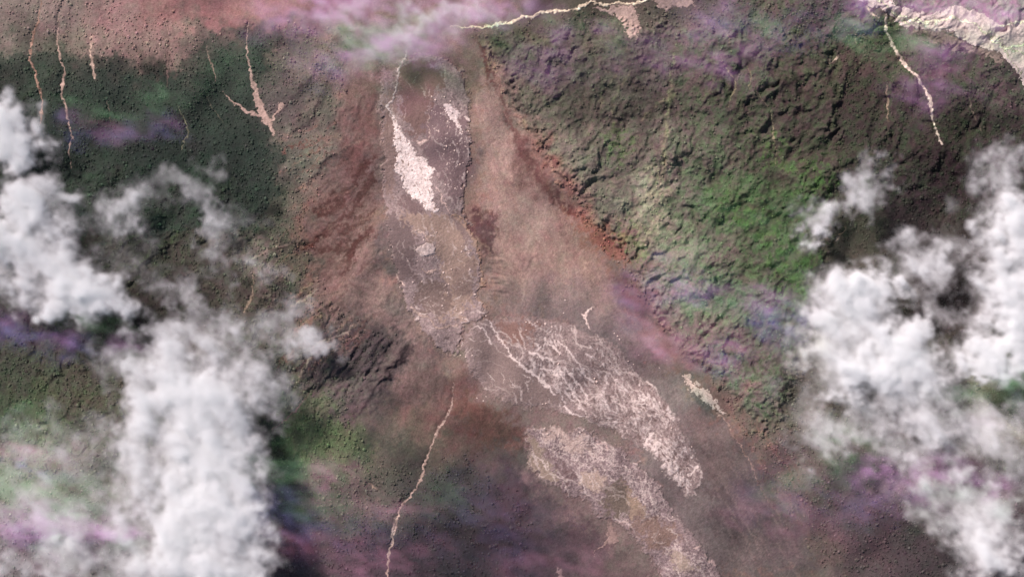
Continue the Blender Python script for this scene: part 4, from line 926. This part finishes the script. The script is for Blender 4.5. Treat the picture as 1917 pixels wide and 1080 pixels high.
veil('magenta_fringe', (0.95, 0.42, 0.90), [(640,15,95,30,.85),(735,92,75,20,1.0),(860,22,70,22,.85),(800,66,60,24,.5),(560,25,70,24,.3),(960,18,60,20,.4),(610,115,50,26,.25),(540,30,90,30,.15),(1040,70,26,20,.28),(1115,58,24,18,.2),(1250,105,90,34,.14),(1330,35,40,24,.25),(1410,85,30,18,.4),(1345,120,44,24,.25),(1608,18,22,18,.5),(1700,10,70,20,.35),(1840,25,80,26,.4),(1868,35,24,14,.4),(1765,95,44,20,.3),(1760,150,60,30,.2),(1720,185,40,30,.15),(1010,120,50,30,.2),(1178,550,30,40,.12),(1320,545,60,10,.25),(1430,560,30,20,.25),(1628,893,34,20,.5),(1735,885,90,18,.4),(1855,918,40,20,.4),(1690,925,60,20,.14),(40,985,90,26,.6),(165,1000,80,20,.4),(215,1006,30,12,.7),(15,605,40,20,.2),(120,635,40,18,.2),(230,640,24,18,.2),(215,245,50,14,.15),(300,228,22,18,.15),(130,222,22,16,.12)],
 300, 330, 'added magenta veil imitating colour fringes over the slopes')
veil('green_fringe', (0.45, 0.95, 0.45), [(712,62,60,20,.55),(690,110,60,20,.15),(140,188,30,14,.14),(312,180,34,14,.18),(212,216,44,14,.12),(430,120,60,40,.06),(1050,35,30,20,.15),(1150,62,28,22,.2),(1432,48,22,18,.25),(1600,55,44,24,.22),(1705,92,54,20,.22),(1410,395,70,30,.10),(1480,500,40,60,.08),(1340,575,60,24,.22),(40,800,70,40,.14),(55,922,110,30,.45),(130,958,44,16,.45),(185,605,50,20,.12),(555,880,90,30,.16),(610,955,60,24,.14),(840,930,40,30,.08),(1800,745,40,24,.2),(1565,830,40,30,.14),(1490,910,60,40,.12),(1910,720,40,40,.2),(640,100,40,24,.12),(1270,470,60,40,.1),(1600,860,60,40,.1)],
 310, 400, 'added green veil imitating colour fringes over the slopes')
veil('violet_fringe', (0.45, 0.40, 0.95), [(20,625,50,16,.3),(130,655,44,16,.25),(40,868,60,9,.5),(90,888,40,10,.45),(200,250,60,16,.14),(300,240,24,18,.12),(130,236,24,16,.1),(640,1000,90,40,.06),(1430,600,40,26,.25),(1350,665,40,20,.22),(1260,520,50,24,.2),(1290,560,40,14,.18),(1180,570,30,30,.14),(880,960,80,70,.04),(1480,930,90,40,.06),(1660,940,80,30,.1),(1340,40,60,30,.12),(1470,60,60,30,.1),(1600,40,30,20,.15),(1480,620,30,40,.14),(100,1000,80,20,.14),(530,960,60,40,.14),(620,130,50,20,.12),(960,1000,80,60,.04)],
 320, 470, 'added violet veil imitating colour fringes over the slopes')
veil('rose_fringe', (0.95, 0.36, 0.56), [(1232,640,40,32,.5),(1210,600,40,30,.16),(1365,655,40,28,.35),(1500,870,60,30,.1),(1420,965,60,30,.16),(980,1045,70,30,.07),(1100,1065,100,24,.10),(625,890,36,28,.32),(690,1060,50,30,.28),(560,1015,50,24,.14),(780,1035,50,30,.12),(960,930,60,80,.05),(1480,1000,60,60,.05),(1560,960,70,40,.08),(30,845,80,10,.5),(100,865,40,12,.15),(500,30,120,40,.08),(1760,130,40,10,.2),(1270,660,40,20,.22),(1310,470,60,20,.12),(1290,610,60,20,.12),(740,955,60,16,.18),(200,235,50,8,.14),(620,945,40,16,.1),(640,110,60,20,.12),(880,115,40,30,.1)],
 330, 360, 'added rose veil imitating colour fringes over the slopes')
